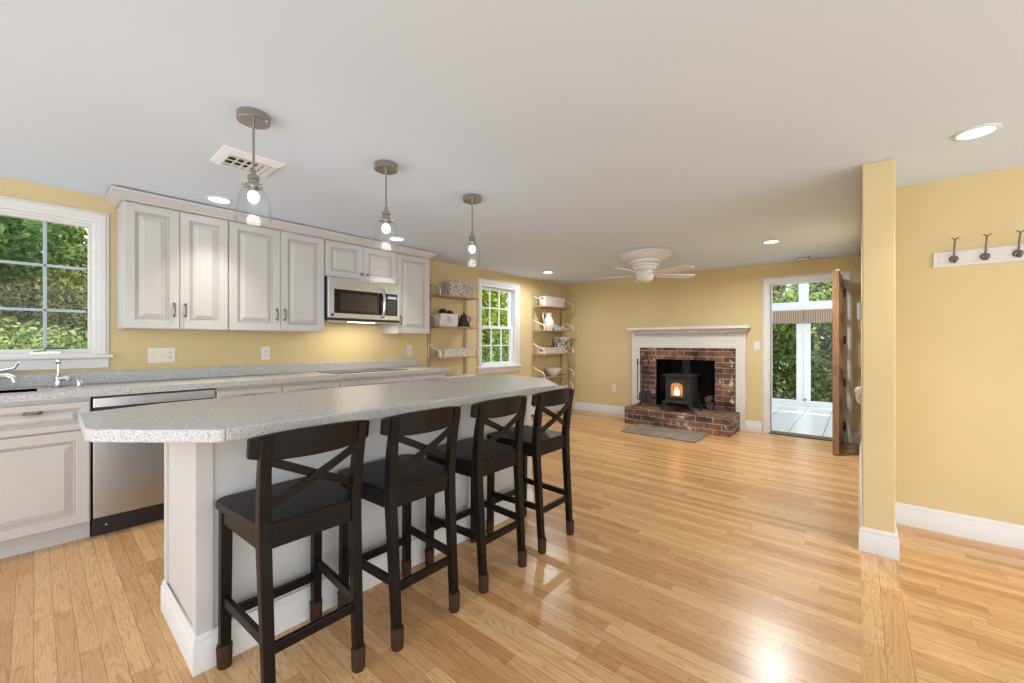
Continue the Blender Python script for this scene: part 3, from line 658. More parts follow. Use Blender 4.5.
for x, y, lb in ((-3.545, 2.369, 'round recessed light in the ceiling in front of the microwave'), (-3.527, 4.959, 'round recessed light near the double-hung window and the shelves'),
                 (-.701, 4.952, 'round recessed light in front of the sun room doorway'), (.437, 3.025, 'round recessed light in the entry, above the coat hooks')):
    c = dup(r1); c.location = (x, y, H); c['label'] = lb
    for g in c.children:
        if g.type == 'LIGHT' and y > 4: g.data = g.data.copy(); g.data.energy = LIVING_W*(.45 if x < -2 else 1.15); g.data.color = (.93, .97, 1); g.data.spread = math.radians(170)      # living room lights raised and cooled to even out the far room

cv = thing('ceiling_vent', 'white ceiling air vent with open slots beside the nearest pendant', 'vent', (-2.69, .805, H))
a = (-2.825, -2.555, .652, .960)
mb = MB()
def vr(i, z): return [(a[0]+i, a[2]+i, z), (a[1]-i, a[2]+i, z), (a[1]-i, a[3]-i, z), (a[0]+i, a[3]-i, z)]
mb.chain([vr(0, H), vr(.004, H-.006), vr(.035, H-.026), vr(.042, H-.026), vr(.042, H-.004)]); mb.build('frame', 'white', cv)
tag(box(a[0]+.042, a[1]-.042, a[2]+.042, a[3]-.042, H-.006, H-.002).build('backing', 'black', cv), 'dark duct opening')
for k in range(3):
    x = a[0]+.075+k*.060; MB().bar((x, a[2]+.042, H-.018), (x, a[3]-.042, H-.018), .016, .004, (.2, 0, 1)).build('louvre', 'white', cv)
for k, (q, wq) in enumerate(((.085, .006), (.125, .008), (.16, .012), (.19, .016), (.218, .02), (.245, .022))):
    box(a[0]+.042, a[1]-.042, a[2]+q, a[2]+q+wq, H-.022-.0006*k, H-.012).build('divider', 'white', cv)
sv = thing('smoke_detector', 'small flat white detector with dark slots on the ceiling near the doorway', 'detector', (-.531, 6.10, H))
MB().lathe([(.0001, H), (.075, H), (.075, H-.012), (.07, H-.03), (.05, H-.036), (.0001, H-.037)], (-.531, 6.10, 0), 30).build('housing', 'white', sv, smooth=True)
mb = MB()
for k in range(10):
    q = 2*PI*k/10; mb.T = Matrix.Translation((-.531, 6.10, H-.02)) @ Matrix.Rotation(q, 4, 'Z'); tag(mb.box(.0705, .0755, -.015, .015, -.006, .006).build('vent_slot', 'cabin', sv), 'dark slot'); mb = MB()

fx, fy = -1.93, 4.68
fn = thing('ceiling_fan', 'white ceiling fan with five blades hugging the ceiling', 'ceiling fan', (fx, fy, H))
MB().lathe([(.0001, H), (.300, H), (.312, H-.008), (.312, H-.016), (.300, H-.024), (.276, H-.025), (.274, H-.036), (.284, H-.038), (.265, H-.052), (.225, H-.068), (.19, H-.08), (.172, H-.081), (.170, H-.09), (.184, H-.093), (.182, H-.115), (.16, H-.125), (.146, H-.126), (.145, H-.134), (.156, H-.137), (.152, H-.15), (.13, H-.158), (.125, H-.185), (.10, H-.20), (.0001, H-.20)], (fx, fy, 0), 44).build('canopy', 'fan', fn, smooth=True)
MB().lathe([(.0001, H-.19), (.085, H-.19), (.088, H-.20), (.085, H-.225), (.10, H-.235), (.105, H-.25), (.10, H-.27), (.0001, H-.27)], (fx, fy, 0), 36).build('motor', 'fan', fn, smooth=True)
MB().lathe([(.095, H-.268), (.098, H-.28), (.085, H-.305), (.055, H-.325), (.02, H-.334), (.0001, H-.335)], (fx, fy, 0), 32).build('light_dome', 'fan', fn, smooth=True)
for k in range(5):
    T = Matrix.Translation((fx, fy, 2.008)) @ Matrix.Rotation(math.radians(195+72*k), 4, 'Z') @ Matrix.Rotation(math.radians(-11), 4, 'X')
    bl = MB(T); pts = [(.17, -.045), (.55, -.062)]+[(.585+.06*math.sin(q), -.065*math.cos(q)) for q in [i*PI/8 for i in range(9)]]+[(.55, .062), (.17, .045), (.155, .03), (.155, -.03)]
    bl.prism(pts, -.003, .003); bo = bl.build('blade', 'fan', fn)
    MB(T).box(.08, .23, -.018, .018, .003, .008).box(.19, .23, -.035, .035, .003, .007).build('blade_iron', 'fan', bo, bevel=.002)

# ------------------------------------------------------------------ wall plates
def plate(name, T, w, h, label, cat, parts, mat_='ivory', group=None):
    loc = T @ Vector((0, 0, 0)); t = thing(name, label, cat, loc, group)
    MB(T).box(-w/2, w/2, -h/2, h/2, 0, .006).build('cover_plate', mat_, t, bevel=.002)
    for kind, u in parts:
        if kind == 'out':
            for v in (-.02, .02):
                s = MB(T).box(u-.016, u+.016, v-.014, v+.014, .005, .008).build('socket', mat_, t, bevel=.002)
                m_ = MB(T)
                for q in (-.006, .006): m_.box(u+q-.0014, u+q+.0014, v-.003, v+.007, .0078, .0086)
                m_.box(u-.002, u+.002, v-.010, v-.006, .0078, .0086); m_.build('slot', 'black', s)
        elif kind == 'sw': MB(T).box(u-.005, u+.005, -.011, .013, .005, .016).build('toggle', mat_, t, bevel=.002)
        elif kind == 'rock': MB(T).box(u-.016, u+.016, -.032, .032, .005, .010).build('rocker', mat_, t, bevel=.002)
    return t
plate('switch_plate', FX(WX, .645, 1.118), .165, .118, 'wide ivory switch and outlet plate above the dishwasher', 'switch', [('sw', -.055), ('sw', 0), ('out', .050)], 'ivory')
plate('power_outlet', FX(WX, 1.37, 1.118), .072, .118, 'ivory wall outlet above the worktop left of the cooktop', 'outlet', [('out', 0)], 'white', 'wall outlets')
plate('power_outlet', FX(WX, 2.925, 1.122), .072, .118, 'ivory outlet plate at the right end of the backsplash', 'outlet', [('out', 0)], 'white', 'wall outlets')
plate('power_outlet', FY(-3.17, WY, .443), .072, .118, 'low ivory outlet on the yellow wall left of the fireplace', 'outlet', [('out', 0)], 'ivory', 'wall outlets')
plate('light_switch', FY(-1.068, WY, 1.166), .072, .118, 'white light switch between the fireplace and the doorway', 'switch', [('rock', 0)], 'white')
th_ = plate('thermostat', FN(.010, 3.75, 1.435), .09, .13, 'white thermostat box on the partition wall edge beside the doorway', 'thermostat', [], 'white')
MB(FN(.010, 3.75, 1.435)).box(-.036, .036, -.056, .056, .006, .026).build('cover', 'white', th_, bevel=.006)
ws = thing('bracket_knob', 'small white bracket knob low on the partition wall edge', 'bracket', (.010, 3.9, .86))
MB(FN(.010, 3.9, .86)).lathe([(.034, -.001), (.036, .008), (.034, .020), (.026, .032), (.012, .040), (.0001, .042)], n=20).build('knob', 'white', ws, smooth=True)
MB().tube([(.008, 3.9, .78), (-.004, 3.9, .785), (-.012, 3.9, .81), (-.014, 3.9, .845)], [.010, .012, .012, .012], 10).build('scroll', 'white', ws, smooth=True)

# ------------------------------------------------------------------ coat rack
cr = thing('coat_rack', 'white wooden coat rack board with metal hooks on the right wall', 'coat rack', (.74, RY, 1.70))
bd = MB(FY(.357, RY, 1.697)); T = bd.T
w_, h_ = .80, .098
R = lambda i, z: [(i, i, z), (w_-i, i, z), (w_-i, h_-i, z), (i, h_-i, z)]
bd.chain([R(0, 0), R(0, .012), R(.006, .018), R(.017, .018), R(.020, .015), R(.026, .015), R(.028, .017)])
bd.build('board', 'trim', cr)
for hx_ in (.449, .580, .708, .84, .97, 1.1):
    if hx_ > 1.14: continue
    hk = MB(FY(hx_, RY-.017, 1.742))
    hk.lathe([(.021, 0), (.022, .003), (.017, .008), (.012, .010), (.0001, .011)], n=20)
    hk.tube([(0, .004, .006), (0, .03, .022), (0, .07, .030), (0, .105, .045), (0, .117, .055)], [.006, .0055, .005, .0045, .004], 8)
    for s in (-1, 1): hk.tube([(0, .113, .05), (s*.008, .120, .056), (s*.016, .125, .056)], [.004, .0035, .004], 8)
    hk.tube([(0, -.004, .006), (0, -.02, .022), (0, -.022, .038), (0, -.010, .048)], [.007, .007, .008, .009], 8).ball((0, -.006, .050), .012, 10)
    hk.build('hook', 'pewter', cr, smooth=True)

# ------------------------------------------------------------------ fireplace
fp = thing('fireplace', 'old red brick fireplace with a black firebox and raised hearth', 'fireplace', (-2.0, WY, 0))
BY = WY-.02
holed(MB(), FY(0, BY-.03, 0), -2.72, -1.29, .240, 1.16, .028, [(-2.436, -1.58, 0, .955)]).build('brick_face', 'brick', fp)
mb = MB()
fb = (-2.436, -1.58, WY-.022, WY+.50, .225, .955)
mb.box(fb[0]-.02, fb[0], fb[2], fb[3], fb[4], fb[5]).box(fb[1], fb[1]+.02, fb[2], fb[3], fb[4], fb[5]).box(fb[0], fb[1], fb[3]-.02, fb[3], fb[4], fb[5]).box(fb[0], fb[1], fb[2], fb[3], fb[5]-.005, fb[5]+.015).box(fb[0], fb[1], fb[2], fb[3], fb[4]-.015, fb[4]+.02)
tag(mb.build('firebox', 'soot', fp), 'black sooty firebox')
box(-2.70, -1.262, 5.775, BY-.03, 0, .245).build('hearth', 'brick', fp, bevel=.006)
mt = thing('mantelpiece', 'white wooden mantelpiece with dentil trim framing the brick fireplace', 'mantel', (-2.02, WY, 0))
for u, nm in (((-2.832, -2.705), 'l'), ((-1.300, -1.195), 'r')):
    b_ = MB(); zb = 0
    b_.box(u[0], u[1], WY-.048, WY, zb, 1.37); b_.box(u[0]+(.06 if nm == 'l' else -.012), u[1]+(.012 if nm == 'l' else -.06), WY-.062, WY-.048, .25, 1.13)
    b_.build('pilaster', 'trim', mt, bevel=.004)
b_ = MB().box(-2.705, -1.300, WY-.048, WY-.02, 1.14, 1.37).box(-2.775, -1.25, WY-.062, WY-.048, 1.13, 1.185)
b_.build('frieze', 'trim', mt, bevel=.004)
dn = MB(); x = -2.79
while x < -1.225: dn.box(x, x+.017, WY-.085, WY-.048, 1.318, 1.348); x += .033
dn.box(-2.80, -1.205, WY-.080, WY-.048, 1.348, 1.373); dn.build('dentil', 'trim', mt)
box(-2.835, -1.160, WY-.105, WY, 1.373, 1.405).build('bed_moulding', 'trim', mt, bevel=.012, seg=3)
box(-2.850, -1.130, WY-.20, WY, 1.405, 1.447).build('shelf', 'trim', mt, bevel=.006)
tag(box(-2.46, -1.51, 5.17, 5.772, .0, .020).build('hearth_slab', 'slate', bevel=.004, at=(-2.07, 5.47, 0)), 'flat brown slate slab on the floor in front of the brick hearth', 'slab')

# wood stove
sx, sy, sz = -1.955, 6.03, .246
stv = thing('wood_stove', 'black cast-iron stove with a firelit arched door standing on the hearth', 'stove', (sx, sy, sz))
X0, X1, Y0, Y1 = sx-.165, sx+.175, sy-.165, sy+.175
box(X0, X1, Y0, Y1, sz+.135, sz+.49).build('body', 'iron', stv, bevel=.008)
tpl = box(X0-.035, X1+.035, Y0-.04, Y1+.03, sz+.49, sz+.512).build('top_plate', 'iron', stv, bevel=.008)
box(X0-.015, X1+.015, Y0-.10, Y0, sz+.125, sz+.145).build('ash_lip', 'iron', stv, bevel=.006)
mb = MB().box(X0-.012, X1+.012, Y0-.012, Y1+.012, sz+.125, sz+.15); mb.build('base_moulding', 'iron', stv, bevel=.006)
for ix, iy in ((0, 0), (1, 0), (0, 1), (1, 1)):
    ax = X0 if ix == 0 else X1; ay = Y0 if iy == 0 else Y1; ox = -1 if ix == 0 else 1; oy = -1 if iy == 0 else 1
    s_ = []
    for z, o, r in ((.135, -.02, .036), (.10, .0, .032), (.06, .022, .022), (.025, .036, .016), (.0, .046, .018)):
        s_.append([(ax+ox*o+i*r*.8, ay+oy*o*.6+j*r*.8, sz+z) for i, j in ((-1, -1), (1, -1), (1, 1), (-1, 1))])
    MB().chain(s_).build('leg', 'iron', stv, bevel=.003)
def archpts(w, h, n=12):
    r = w/2; return [(-r, 0), (r, 0)]+[(r*math.cos(PI*i/n), h-r*.72+r*.72*math.sin(PI*i/n)) for i in range(n+1)]
dcx = sx-.0; zc = sz+.20
def arch_ring(mb, T, wo, ho, wi, hi, off, n0, n1):
    A = archpts(wo, ho); B = [(u, v+off) for u, v in archpts(wi, hi)]; k = len(A); mb.T = T
    vs = [(u, v, n0) for u, v in A]+[(u, v, n0) for u, v in B]+[(u, v, n1) for u, v in A]+[(u, v, n1) for u, v in B]; fs = []
    for i in range(k):
        j = (i+1) % k; fs += [(i, j, k+j, k+i), (2*k+i, 3*k+i, 3*k+j, 2*k+j), (i, 2*k+i, 2*k+j, j), (k+i, k+j, 3*k+j, 3*k+i)]
    mb.add(vs, fs); return mb
T = FY(dcx, Y0, zc)
sdo = MB(T).box(-.125, .125, -.02, .255, 0, .012).build('stove_door', 'iron', stv, bevel=.004)
tag(arch_ring(MB(), T, .185, .215, .15, .18, .018, .012, .018).build('door_arch', 'brass', sdo), 'brass arch trim around the glass')
MB(T).prism([(u, v+.018) for u, v in archpts(.15, .18)], .010, .0125).build('door_glass', 'stoveglow', sdo)
arch_ring(MB(), T, .10, .17, .085, .155, .01, .0125, .016).build('glass_bar', 'iron', sdo)
mb = MB(T)
for u, hh, wv in ((-.028, .085, .012), (0, .11, .015), (.027, .08, .012), (-.012, .06, .014), (.016, .055, .013)):
    mb.chain([[(u-wv, .03, .013), (u+wv, .03, .013), (u+wv, .03, .0145), (u-wv, .03, .0145)], [(u-wv*.9, .03+hh*.45, .013), (u+wv*.9, .03+hh*.45, .013), (u+wv*.9, .03+hh*.45, .0145), (u-wv*.9, .03+hh*.45, .0145)], [(u-.001, .03+hh, .013), (u+.002, .03+hh, .013), (u+.002, .03+hh, .0145), (u-.001, .03+hh, .0145)]])
tag(mb.build('flame', 'flame', sdo), 'orange flames')
for v in (.05, .19): MB(T).tube([(.13, v, .0), (.13, v, .02), (.145, v, .028)], .008, 8).build('latch', 'iron', sdo, smooth=True)
MB().lathe([(.055, sz+.51), (.055, sz+.60), (.06, sz+.605), (.06, sz+.62), (.05, sz+.625), (.05, .962)], (sx+.03, sy+.12, 0), 24).build('flue_collar', 'soot', stv, smooth=True)
lt = bpy.data.objects.new('fire_glow', bpy.data.lights.new('fire_glow', 'POINT')); COL.objects.link(lt); lt.parent = stv
lt.location = (0, -.24, .30); lt.data.energy = .35; lt.data.color = (1, .5, .2); lt.data.shadow_soft_size = .05
# split logs lying in the firebox beside the stove
lg = []
for k, (x, y, z, r, ln) in enumerate(((-1.655, 6.50, .295, .05, .30), (-1.675, 6.47, .390, .045, .28), (-1.72, 6.66, .298, .05, .30))):
    m_ = MB().tube([(x, y-ln/2, z), (x+.01, y, z+.004), (x, y+ln/2, z)], [r, r*1.05, r], 10)
    tag(m_.build('firewood_log', 'bark', smooth=True, at=(x, y, z)), ('brown firewood log low in the firebox right of the stove', 'brown firewood log lying on top of another right of the stove', 'brown firewood log at the back of the firebox')[k], 'log', 'logs in the firebox')
# fire tools
ft = thing('fire_tool_stand', 'black wrought-iron fire tool stand at the left end of the hearth', 'fire tools', (-2.54, 6.08, .246))
tx, ty, tz = -2.54, 6.08, .246
mb = MB()
for q in range(3):
    an = q*2*PI/3+.5; mb.tube([(tx, ty, tz+.07), (tx+.05*math.cos(an), ty+.05*math.sin(an), tz+.05), (tx+.10*math.cos(an), ty+.10*math.sin(an), tz+.008)], [.010, .009, .008], 8)
mb.build('tripod_base', 'darkiron', ft, smooth=True)
MB().tube([(tx, ty, tz+.06), (tx, ty, tz+.40), (tx, ty, tz+.70)], .011, 8).ball((tx, ty, tz+.72), .020, 12).build('post', 'darkiron', ft, smooth=True)
hr = MB()
for an in (0, PI/2): hr.tube([(tx-.085*math.cos(an), ty-.085*math.sin(an), tz+.655), (tx-.08*math.cos(an), ty-.08*math.sin(an), tz+.635), (tx, ty, tz+.645), (tx+.08*math.cos(an), ty+.08*math.sin(an), tz+.635), (tx+.085*math.cos(an), ty+.085*math.sin(an), tz+.655)], .005, 8)
hr.build('hook_arms', 'darkiron', ft, smooth=True)
def tool(name, label, dx, dy, head):
    x, y = tx+dx, ty+dy; t = thing(name, label, 'fire tool', (x, y, tz+.655), 'hanging fire tools')
    MB().tube([(x, y, tz+.20), (x, y, tz+.45), (x, y, tz+.635)], .008, 8).build('rod', 'darkiron' if name != 'fireplace_brush' else 'brass', t, smooth=True)
    MB().lathe([(.005, tz+.62), (.012, tz+.63), (.013, tz+.67), (.008, tz+.685), (.015, tz+.70), (.010, tz+.715), (.0001, tz+.72)], (x, y, 0), 14).build('handle', 'darkiron', t, smooth=True)
    head(x, y).build('head', 'darkiron', t, smooth=True)
tool('fireplace_poker', 'thin black fireplace poker, leftmost of the hanging fire tools', -.085, 0, lambda x, y: MB().tube([(x, y, tz+.21), (x, y, tz+.09), (x, y, tz+.06)], [.006, .006, .001], 8).tube([(x, y, tz+.13), (x-.025, y-.01, tz+.11), (x-.03, y-.012, tz+.14)], [.006, .005, .002], 8))
tool('fireplace_shovel', 'black fireplace shovel with a rounded blade, rightmost fire tool', .085, 0, lambda x, y: MB().chain([[(x-.012, y-.004, tz+.22), (x+.012, y-.004, tz+.22), (x+.012, y+.004, tz+.22), (x-.012, y+.004, tz+.22)], [(x-.055, y-.012, tz+.18), (x+.055, y-.012, tz+.18), (x+.055, y, tz+.18), (x-.055, y, tz+.18)], [(x-.06, y-.02, tz+.08), (x+.06, y-.02, tz+.08), (x+.06, y-.008, tz+.08), (x-.06, y-.008, tz+.08)], [(x-.04, y-.024, tz+.04), (x+.04, y-.024, tz+.04), (x+.04, y-.014, tz+.04), (x-.04, y-.014, tz+.04)]]))
tool('fireplace_brush', 'fireplace brush on a brassy rod, in front of the tool stand post', 0, -.085, lambda x, y: MB().lathe([(.006, tz+.22), (.022, tz+.20), (.026, tz+.17), (.032, tz+.09), (.0001, tz+.088)], (x, y, 0), 14))

# ------------------------------------------------------------------ wall shelves and what stands on them
def shelf_unit(y0, y1, levels, z0, z1, label):
    t = thing('shelf_unit', label, 'shelves', (WX, (y0+y1)/2, z0), 'wall shelf units')
    for y in (y0+.012, y1-.012): box(WX, WX+.022, y-.024, y+.024, z0, z1).build('wall_rail', 'bamboo', t, bevel=.002)
    for z in levels:
        box(WX+.022, -3.875, y0, y1, z-.018, z).build('shelf_board', 'bamboo', t, bevel=.003)
        for y in (y0-.004, y1+.004):
            MB().tube([(WX+.016, y, z-.008), (WX+.016, y, z+.150), (WX+.022, y, z+.165), (WX+.10, y, z+.125), (-3.905, y, z+.09), (-3.880, y, z+.072), (-3.872, y, z+.045), (-3.872, y, z-.010)], .008, 8).build('bracket', 'bracket', t, smooth=True)
    return t
shelf_unit(3.205, 3.845, (1.805, 1.415, 1.035), .79, 2.0, 'bamboo wall shelves with three boards between the cabinets and the window')
shelf_unit(5.345, 6.195, (1.812, 1.415, 1.030, .640, .40), .34, 2.01, 'bamboo wall shelves with five boards right of the window, by the corner')
def tray_box(name, label, cat, x0, x1, y0, y1, z0, z1, m, lid=0, handle=False, taper=0):
    t = thing(name, label, cat, ((x0+x1)/2, (y0+y1)/2, z0)); k = .008; q = taper
    mb = MB(); A = lambda i, z, e: [(x0+i-e, y0+i-e, z), (x1-i+e, y0+i-e, z), (x1-i+e, y1-i+e, z), (x0+i-e, y1-i+e, z)]
    if lid: mb.chain([A(0, z0, -q), A(0, z1-lid, 0), A(k, z1-lid, 0)])
    else: mb.chain([A(0, z0, -q), A(0, z1, 0), A(k, z1, 0), A(k, z0+k, -q)])
    bo = mb.build('box_body', m, t)
    if lid: box(x0-.004, x1+.004, y0-.004, y1+.004, z1-lid, z1).build('lid', m, t, bevel=.003)
    if handle: tag(box(x0+(x1-x0)*.35, x0+(x1-x0)*.65, y0-.002, y0+.003, z1-.06, z1-.035).build('handle_hole', 'black', bo), 'dark handle hole')
    return t
tray_box('storage_box', 'grey speckled storage box on the top board of the shelves by the cabinets', 'box', -4.06, -3.90, 3.38, 3.79, 1.805, 1.985, 'paperbox', .05)
pb = tray_box('planter_box', 'white tapered box holding dark balls beside the black kettle', 'box', -4.05, -3.90, 3.235, 3.52, 1.415, 1.572, 'trim', taper=.012)
mb = MB(FX(-3.8985, 3.30, 1.46))
for v, (a, b) in ((.07, (.035, .075)), (.045, (.02, .12)), (.02, (.03, .11))):
    n_ = 14; mb.tube([(a+(b-a)*i/n_, v+.006*math.sin(i*1.9), .0) for i in range(n_+1)], .0016, 5)
tag(mb.build('script_print', 'cabin', [c for c in pb.children][0]), 'faint grey scribbled lettering')
for k, (x, y, z, r) in enumerate(((-3.985, 3.335, 1.585, .055), (-3.985, 3.445, 1.575, .05))):
    tag(MB().ball((x, y, z), r, 18).build('decorative_ball', 'ball', smooth=True, at=(x, y, z)), ('dark woven ball at the left in the white box, the taller one', 'dark woven ball at the right in the white box, the lower one')[k], 'ball', 'dark balls in the white box')
kt = thing('kettle', 'matte black lidded kettle standing right of the white box', 'kettle', (-3.97, 3.68, 1.415))
kc = (-3.97, 3.68, 1.415)
MB().lathe([(.0001, 0), (.080, 0), (.083, .008), (.07, .06), (.052, .12), (.042, .150), (.044, .156), (.030, .168), (.0001, .17)], kc, 26).build('pot', 'kettle', kt, smooth=True)
MB().ball((kc[0], kc[1], kc[2]+.182), .014, 12).build('lid_knob', 'kettle', kt, smooth=True)
MB().tube([(kc[0], kc[1]-.055, kc[2]+.07), (kc[0], kc[1]-.09, kc[2]+.10), (kc[0], kc[1]-.095, kc[2]+.15)], [.014, .010, .008], 10).build('spout', 'kettle', kt, smooth=True)
MB().tube([(kc[0], kc[1]+.045, kc[2]+.14), (kc[0], kc[1]+.10, kc[2]+.14), (kc[0], kc[1]+.11, kc[2]+.09), (kc[0], kc[1]+.075, kc[2]+.04)], .007, 8).build('handle', 'kettle', kt, smooth=True)
tray_box('letter_box', 'flat speckled paper box on the lowest visible board by the cabinets', 'box', -4.05, -3.90, 3.30, 3.79, 1.035, 1.135, 'paperbox2', .03)
# right-hand unit
tray_box('basket', 'white wicker basket with a dark handle hole on the top board by the corner', 'basket', -4.06, -3.91, 5.44, 6.00, 1.812, 1.975, 'wicker', handle=True, taper=.012)
pt = thing('pitcher', 'cream porcelain pitcher with a loop handle on the second board', 'pitcher', (-3.97, 5.60, 1.415)); pc = (-3.97, 5.60, 1.415)
MB().lathe([(.0001, 0), (.062, 0), (.060, .01), (.085, .05), (.098, .10), (.092, .15), (.065, .20), (.048, .235), (.050, .262), (.066, .29), (.062, .29), (.044, .262), (.042, .235), (.0001, .20)], pc, 30).build('jug', 'porcelain', pt, smooth=True)
MB().tube([(pc[0], pc[1]-.055, pc[2]+.265), (pc[0], pc[1]-.10, pc[2]+.30), (pc[0], pc[1]-.15, pc[2]+.285), (pc[0], pc[1]-.165, pc[2]+.23), (pc[0], pc[1]-.14, pc[2]+.17), (pc[0], pc[1]-.09, pc[2]+.13)], .012, 10).build('handle', 'porcelain', pt, smooth=True)
MB().chain([[(pc[0]-.03, pc[1]+.045, pc[2]+.25), (pc[0]+.03, pc[1]+.045, pc[2]+.25), (pc[0]+.03, pc[1]+.05, pc[2]+.29), (pc[0]-.03, pc[1]+.05, pc[2]+.29)], [(pc[0]-.008, pc[1]+.095, pc[2]+.29), (pc[0]+.008, pc[1]+.095, pc[2]+.29), (pc[0]+.01, pc[1]+.10, pc[2]+.315), (pc[0]-.01, pc[1]+.10, pc[2]+.315)]]).build('spout', 'porcelain', pt, bevel=.004)
BK = {'white': mat('cream book cover', (.48, .43, .39), .5), 'plum': mat('plum book cover', (.10, .045, .04), .5), 'char': mat('charcoal book cover', (.05, .045, .05), .5)}
def book(x0, x1, y0, y1, z0, z1, m, label):
    t = thing('book', label, 'book', ((x0+x1)/2, (y0+y1)/2, z0), 'books beside the pitcher'); k = .003
    MB().box(x0, x1, y0, y1, z0, z0+k).box(x0, x1, y0, y1, z1-k, z1).box(x0, x0+k, y0, y1, z0, z1).build('cover', BK[m], t)
    box(x0+k, x1-.004, y0+.004, y1-.004, z0+k, z1-k).build('pages', 'white', t)
book(-4.07, -3.91, 5.71, 6.14, 1.415, 1.437, 'white', 'cream book lying at the bottom of the stack beside the pitcher')
book(-4.06, -3.90, 5.86, 6.12, 1.437, 1.462, 'plum', 'plum book lying at the front right on the cream book')
book(-4.07, -3.97, 5.77, 5.855, 1.437, 1.53, 'char', 'charcoal book standing upright behind the pitcher')
book(-4.075, -3.985, 5.87, 6.13, 1.462, 1.50, 'white', 'thick cream book on top of the plum book')
tray_box('document_tray', 'long flat patterned box with a dark handle hole on the third board', 'box', -4.06, -3.90, 5.40, 5.90, 1.030, 1.128, 'paperbox2', handle=True)
ti = thing('patterned_canister', 'tall black and white floral canister on the third board', 'canister', (-3.985, 6.03, 1.030))
box(-4.06, -3.91, 5.90, 6.165, 1.030, 1.275).build('canister_body', 'floral', ti, bevel=.004)
box(-4.063, -3.907, 5.897, 6.168, 1.275, 1.300).build('lid', 'trim', ti, bevel=.004)
pr = [(.05, .0), (.055, .008), (.10, .05), (.128, .095), (.14, .135)]
bw = MB().lathe([(.0001, 0)]+pr+[(r-.006, z+.002) for r, z in pr[::-1][:-1]]+[(.0001, .012)], (-3.985, 5.76, .640), 32)
tag(bw.build('bowl', 'porcelain', smooth=True, at=(-3.985, 5.76, .64)), 'large cream bowl on the fourth board of the shelves by the corner', 'bowl')
tray_box('keepsake_box', 'low pale box on the bottom board of the shelves, behind the farthest stool', 'box', -4.06, -3.90, 5.62, 6.10, .40, .475, 'paperbox2', .02)
cd = MB().tube([(-3.89, 6.03, 1.008), (-3.872, 6.035, .95), (-3.868, 6.05, .86), (-3.866, 6.075, .78), (-3.868, 6.07, .70), (-3.868, 6.045, .60), (-3.868, 6.06, .52), (-3.88, 6.07, .42)], .005, 6)
tag(cd.build('cord', 'cord', smooth=True, at=(-3.87, 6.05, .42)), 'brown cord hanging down the front of the shelves by the corner', 'cord')

lc = thing('low_cabinet', 'low white cabinet tucked between the counter end and the window', 'cabinet', (-4.0, 3.47, 0))
box(WX, -3.93, 3.10, 3.82, 0, .755).build('carcass', 'trim', lc, bevel=.003)
box(WX, -3.905, 3.10, 3.835, .755, .785).build('top', 'trim', lc, bevel=.006)
for a in (3.115, 3.465):
    q = MB().panel(FX(-3.93, a, .10), .335, .63, .018).build('door', 'trim', lc)
    MB(FX(-3.912, a+(.30 if a < 3.3 else .035), .45)).lathe([(.006, 0), (.006, .012), (.013, .018), (.010, .026), (.0001, .027)], n=12).build('knob', 'pewter', q, smooth=True)
bh = thing('baseboard_heater', 'long low white baseboard heater along the wall under the window', 'heater', (-4.08, 5.0, 0))
MB().chain([[(WX, y, .0), (WX+.035, y, .0), (WX+.035, y, .03), (WX+.062, y, .045), (WX+.062, y, .15), (WX+.04, y, .185), (WX, y, .19)] for y in (3.86, 6.36)]).build('heater_cover', 'trim', bh)
for a in (5.0, 5.3):
    tag(box(WX+.060, WX+.066, a-.02, a+.02, .155, .17).build('damper_tab', 'black', bh), 'small black tab'); tag(box(WX+.03, WX+.05, a-.02, a+.02, .0, .03).build('foot', 'black', bh), 'small black foot')

# ------------------------------------------------------------------ sun room beyond the doorway
struct(box(-4.2, 1.6, WY+.14, 9.75, -.12, 0).build('floor_sunroom', 'tile'))
struct(box(-4.2, 1.6, WY+.14, 9.85, 2.62, 2.66).build('ceiling_sun_diffuser', 'sun_diffuser'))  # unseen roof added to block hard sun and spread daylight over the tiles
gw = sthing('window_3', (-.83, 9.66, 0)); GX0, GX1 = -3.6, 1.4; cx = -.83
mb = MB().box(GX0, GX1, 9.60, 9.72, 1.836, 1.995).box(GX0, GX1, 9.60, 9.72, 2.42, 2.62).box(GX0, GX1, 9.60, 9.72, 0, .045)
for c in (-2.95, -1.95, cx, .29): mb.box(c-.075, c+.075, 9.60, 9.72, 1.995, 2.42)
for c in (-2.95, -1.95, .29): mb.box(c-.06, c+.06, 9.60, 9.72, 0, 1.836)
mb.build('window_frame', 'shutter', gw, bevel=.003)
# pair of glazed doors under the transom, meeting at the wide centre stile
for a, b, s in ((-1.885, cx-.0005, -1), (cx+.0005, .225, 1)):
    dm = MB().box(a, a+.11, 9.615, 9.66, .09, 1.74).box(b-.11, b, 9.615, 9.66, .09, 1.74).box(a, b, 9.615, 9.66, .05, .09).box(a, b, 9.615, 9.66, 1.74, 1.83)
    do = dm.build('glazed_door', 'shutter', gw, bevel=.003)
    box(a+.10, b-.10, 9.635, 9.639, .085, 1.75).build('pane', 'glass', do)
    if s > 0: MB(FY(cx+.03, 9.615, .12)).lathe([(.02, 0), (.02, .006), (.01, .012), (.01, .03), (.02, .036), (.022, .048), (.0001, .055)], n=14).build('door_knob', 'nickel', do, smooth=True)
for a, b in ((-1.89, cx-.07), (cx+.07, .24)): box(a, b, 9.655, 9.659, 1.99, 2.43).build('transom_pane', 'glass', gw)
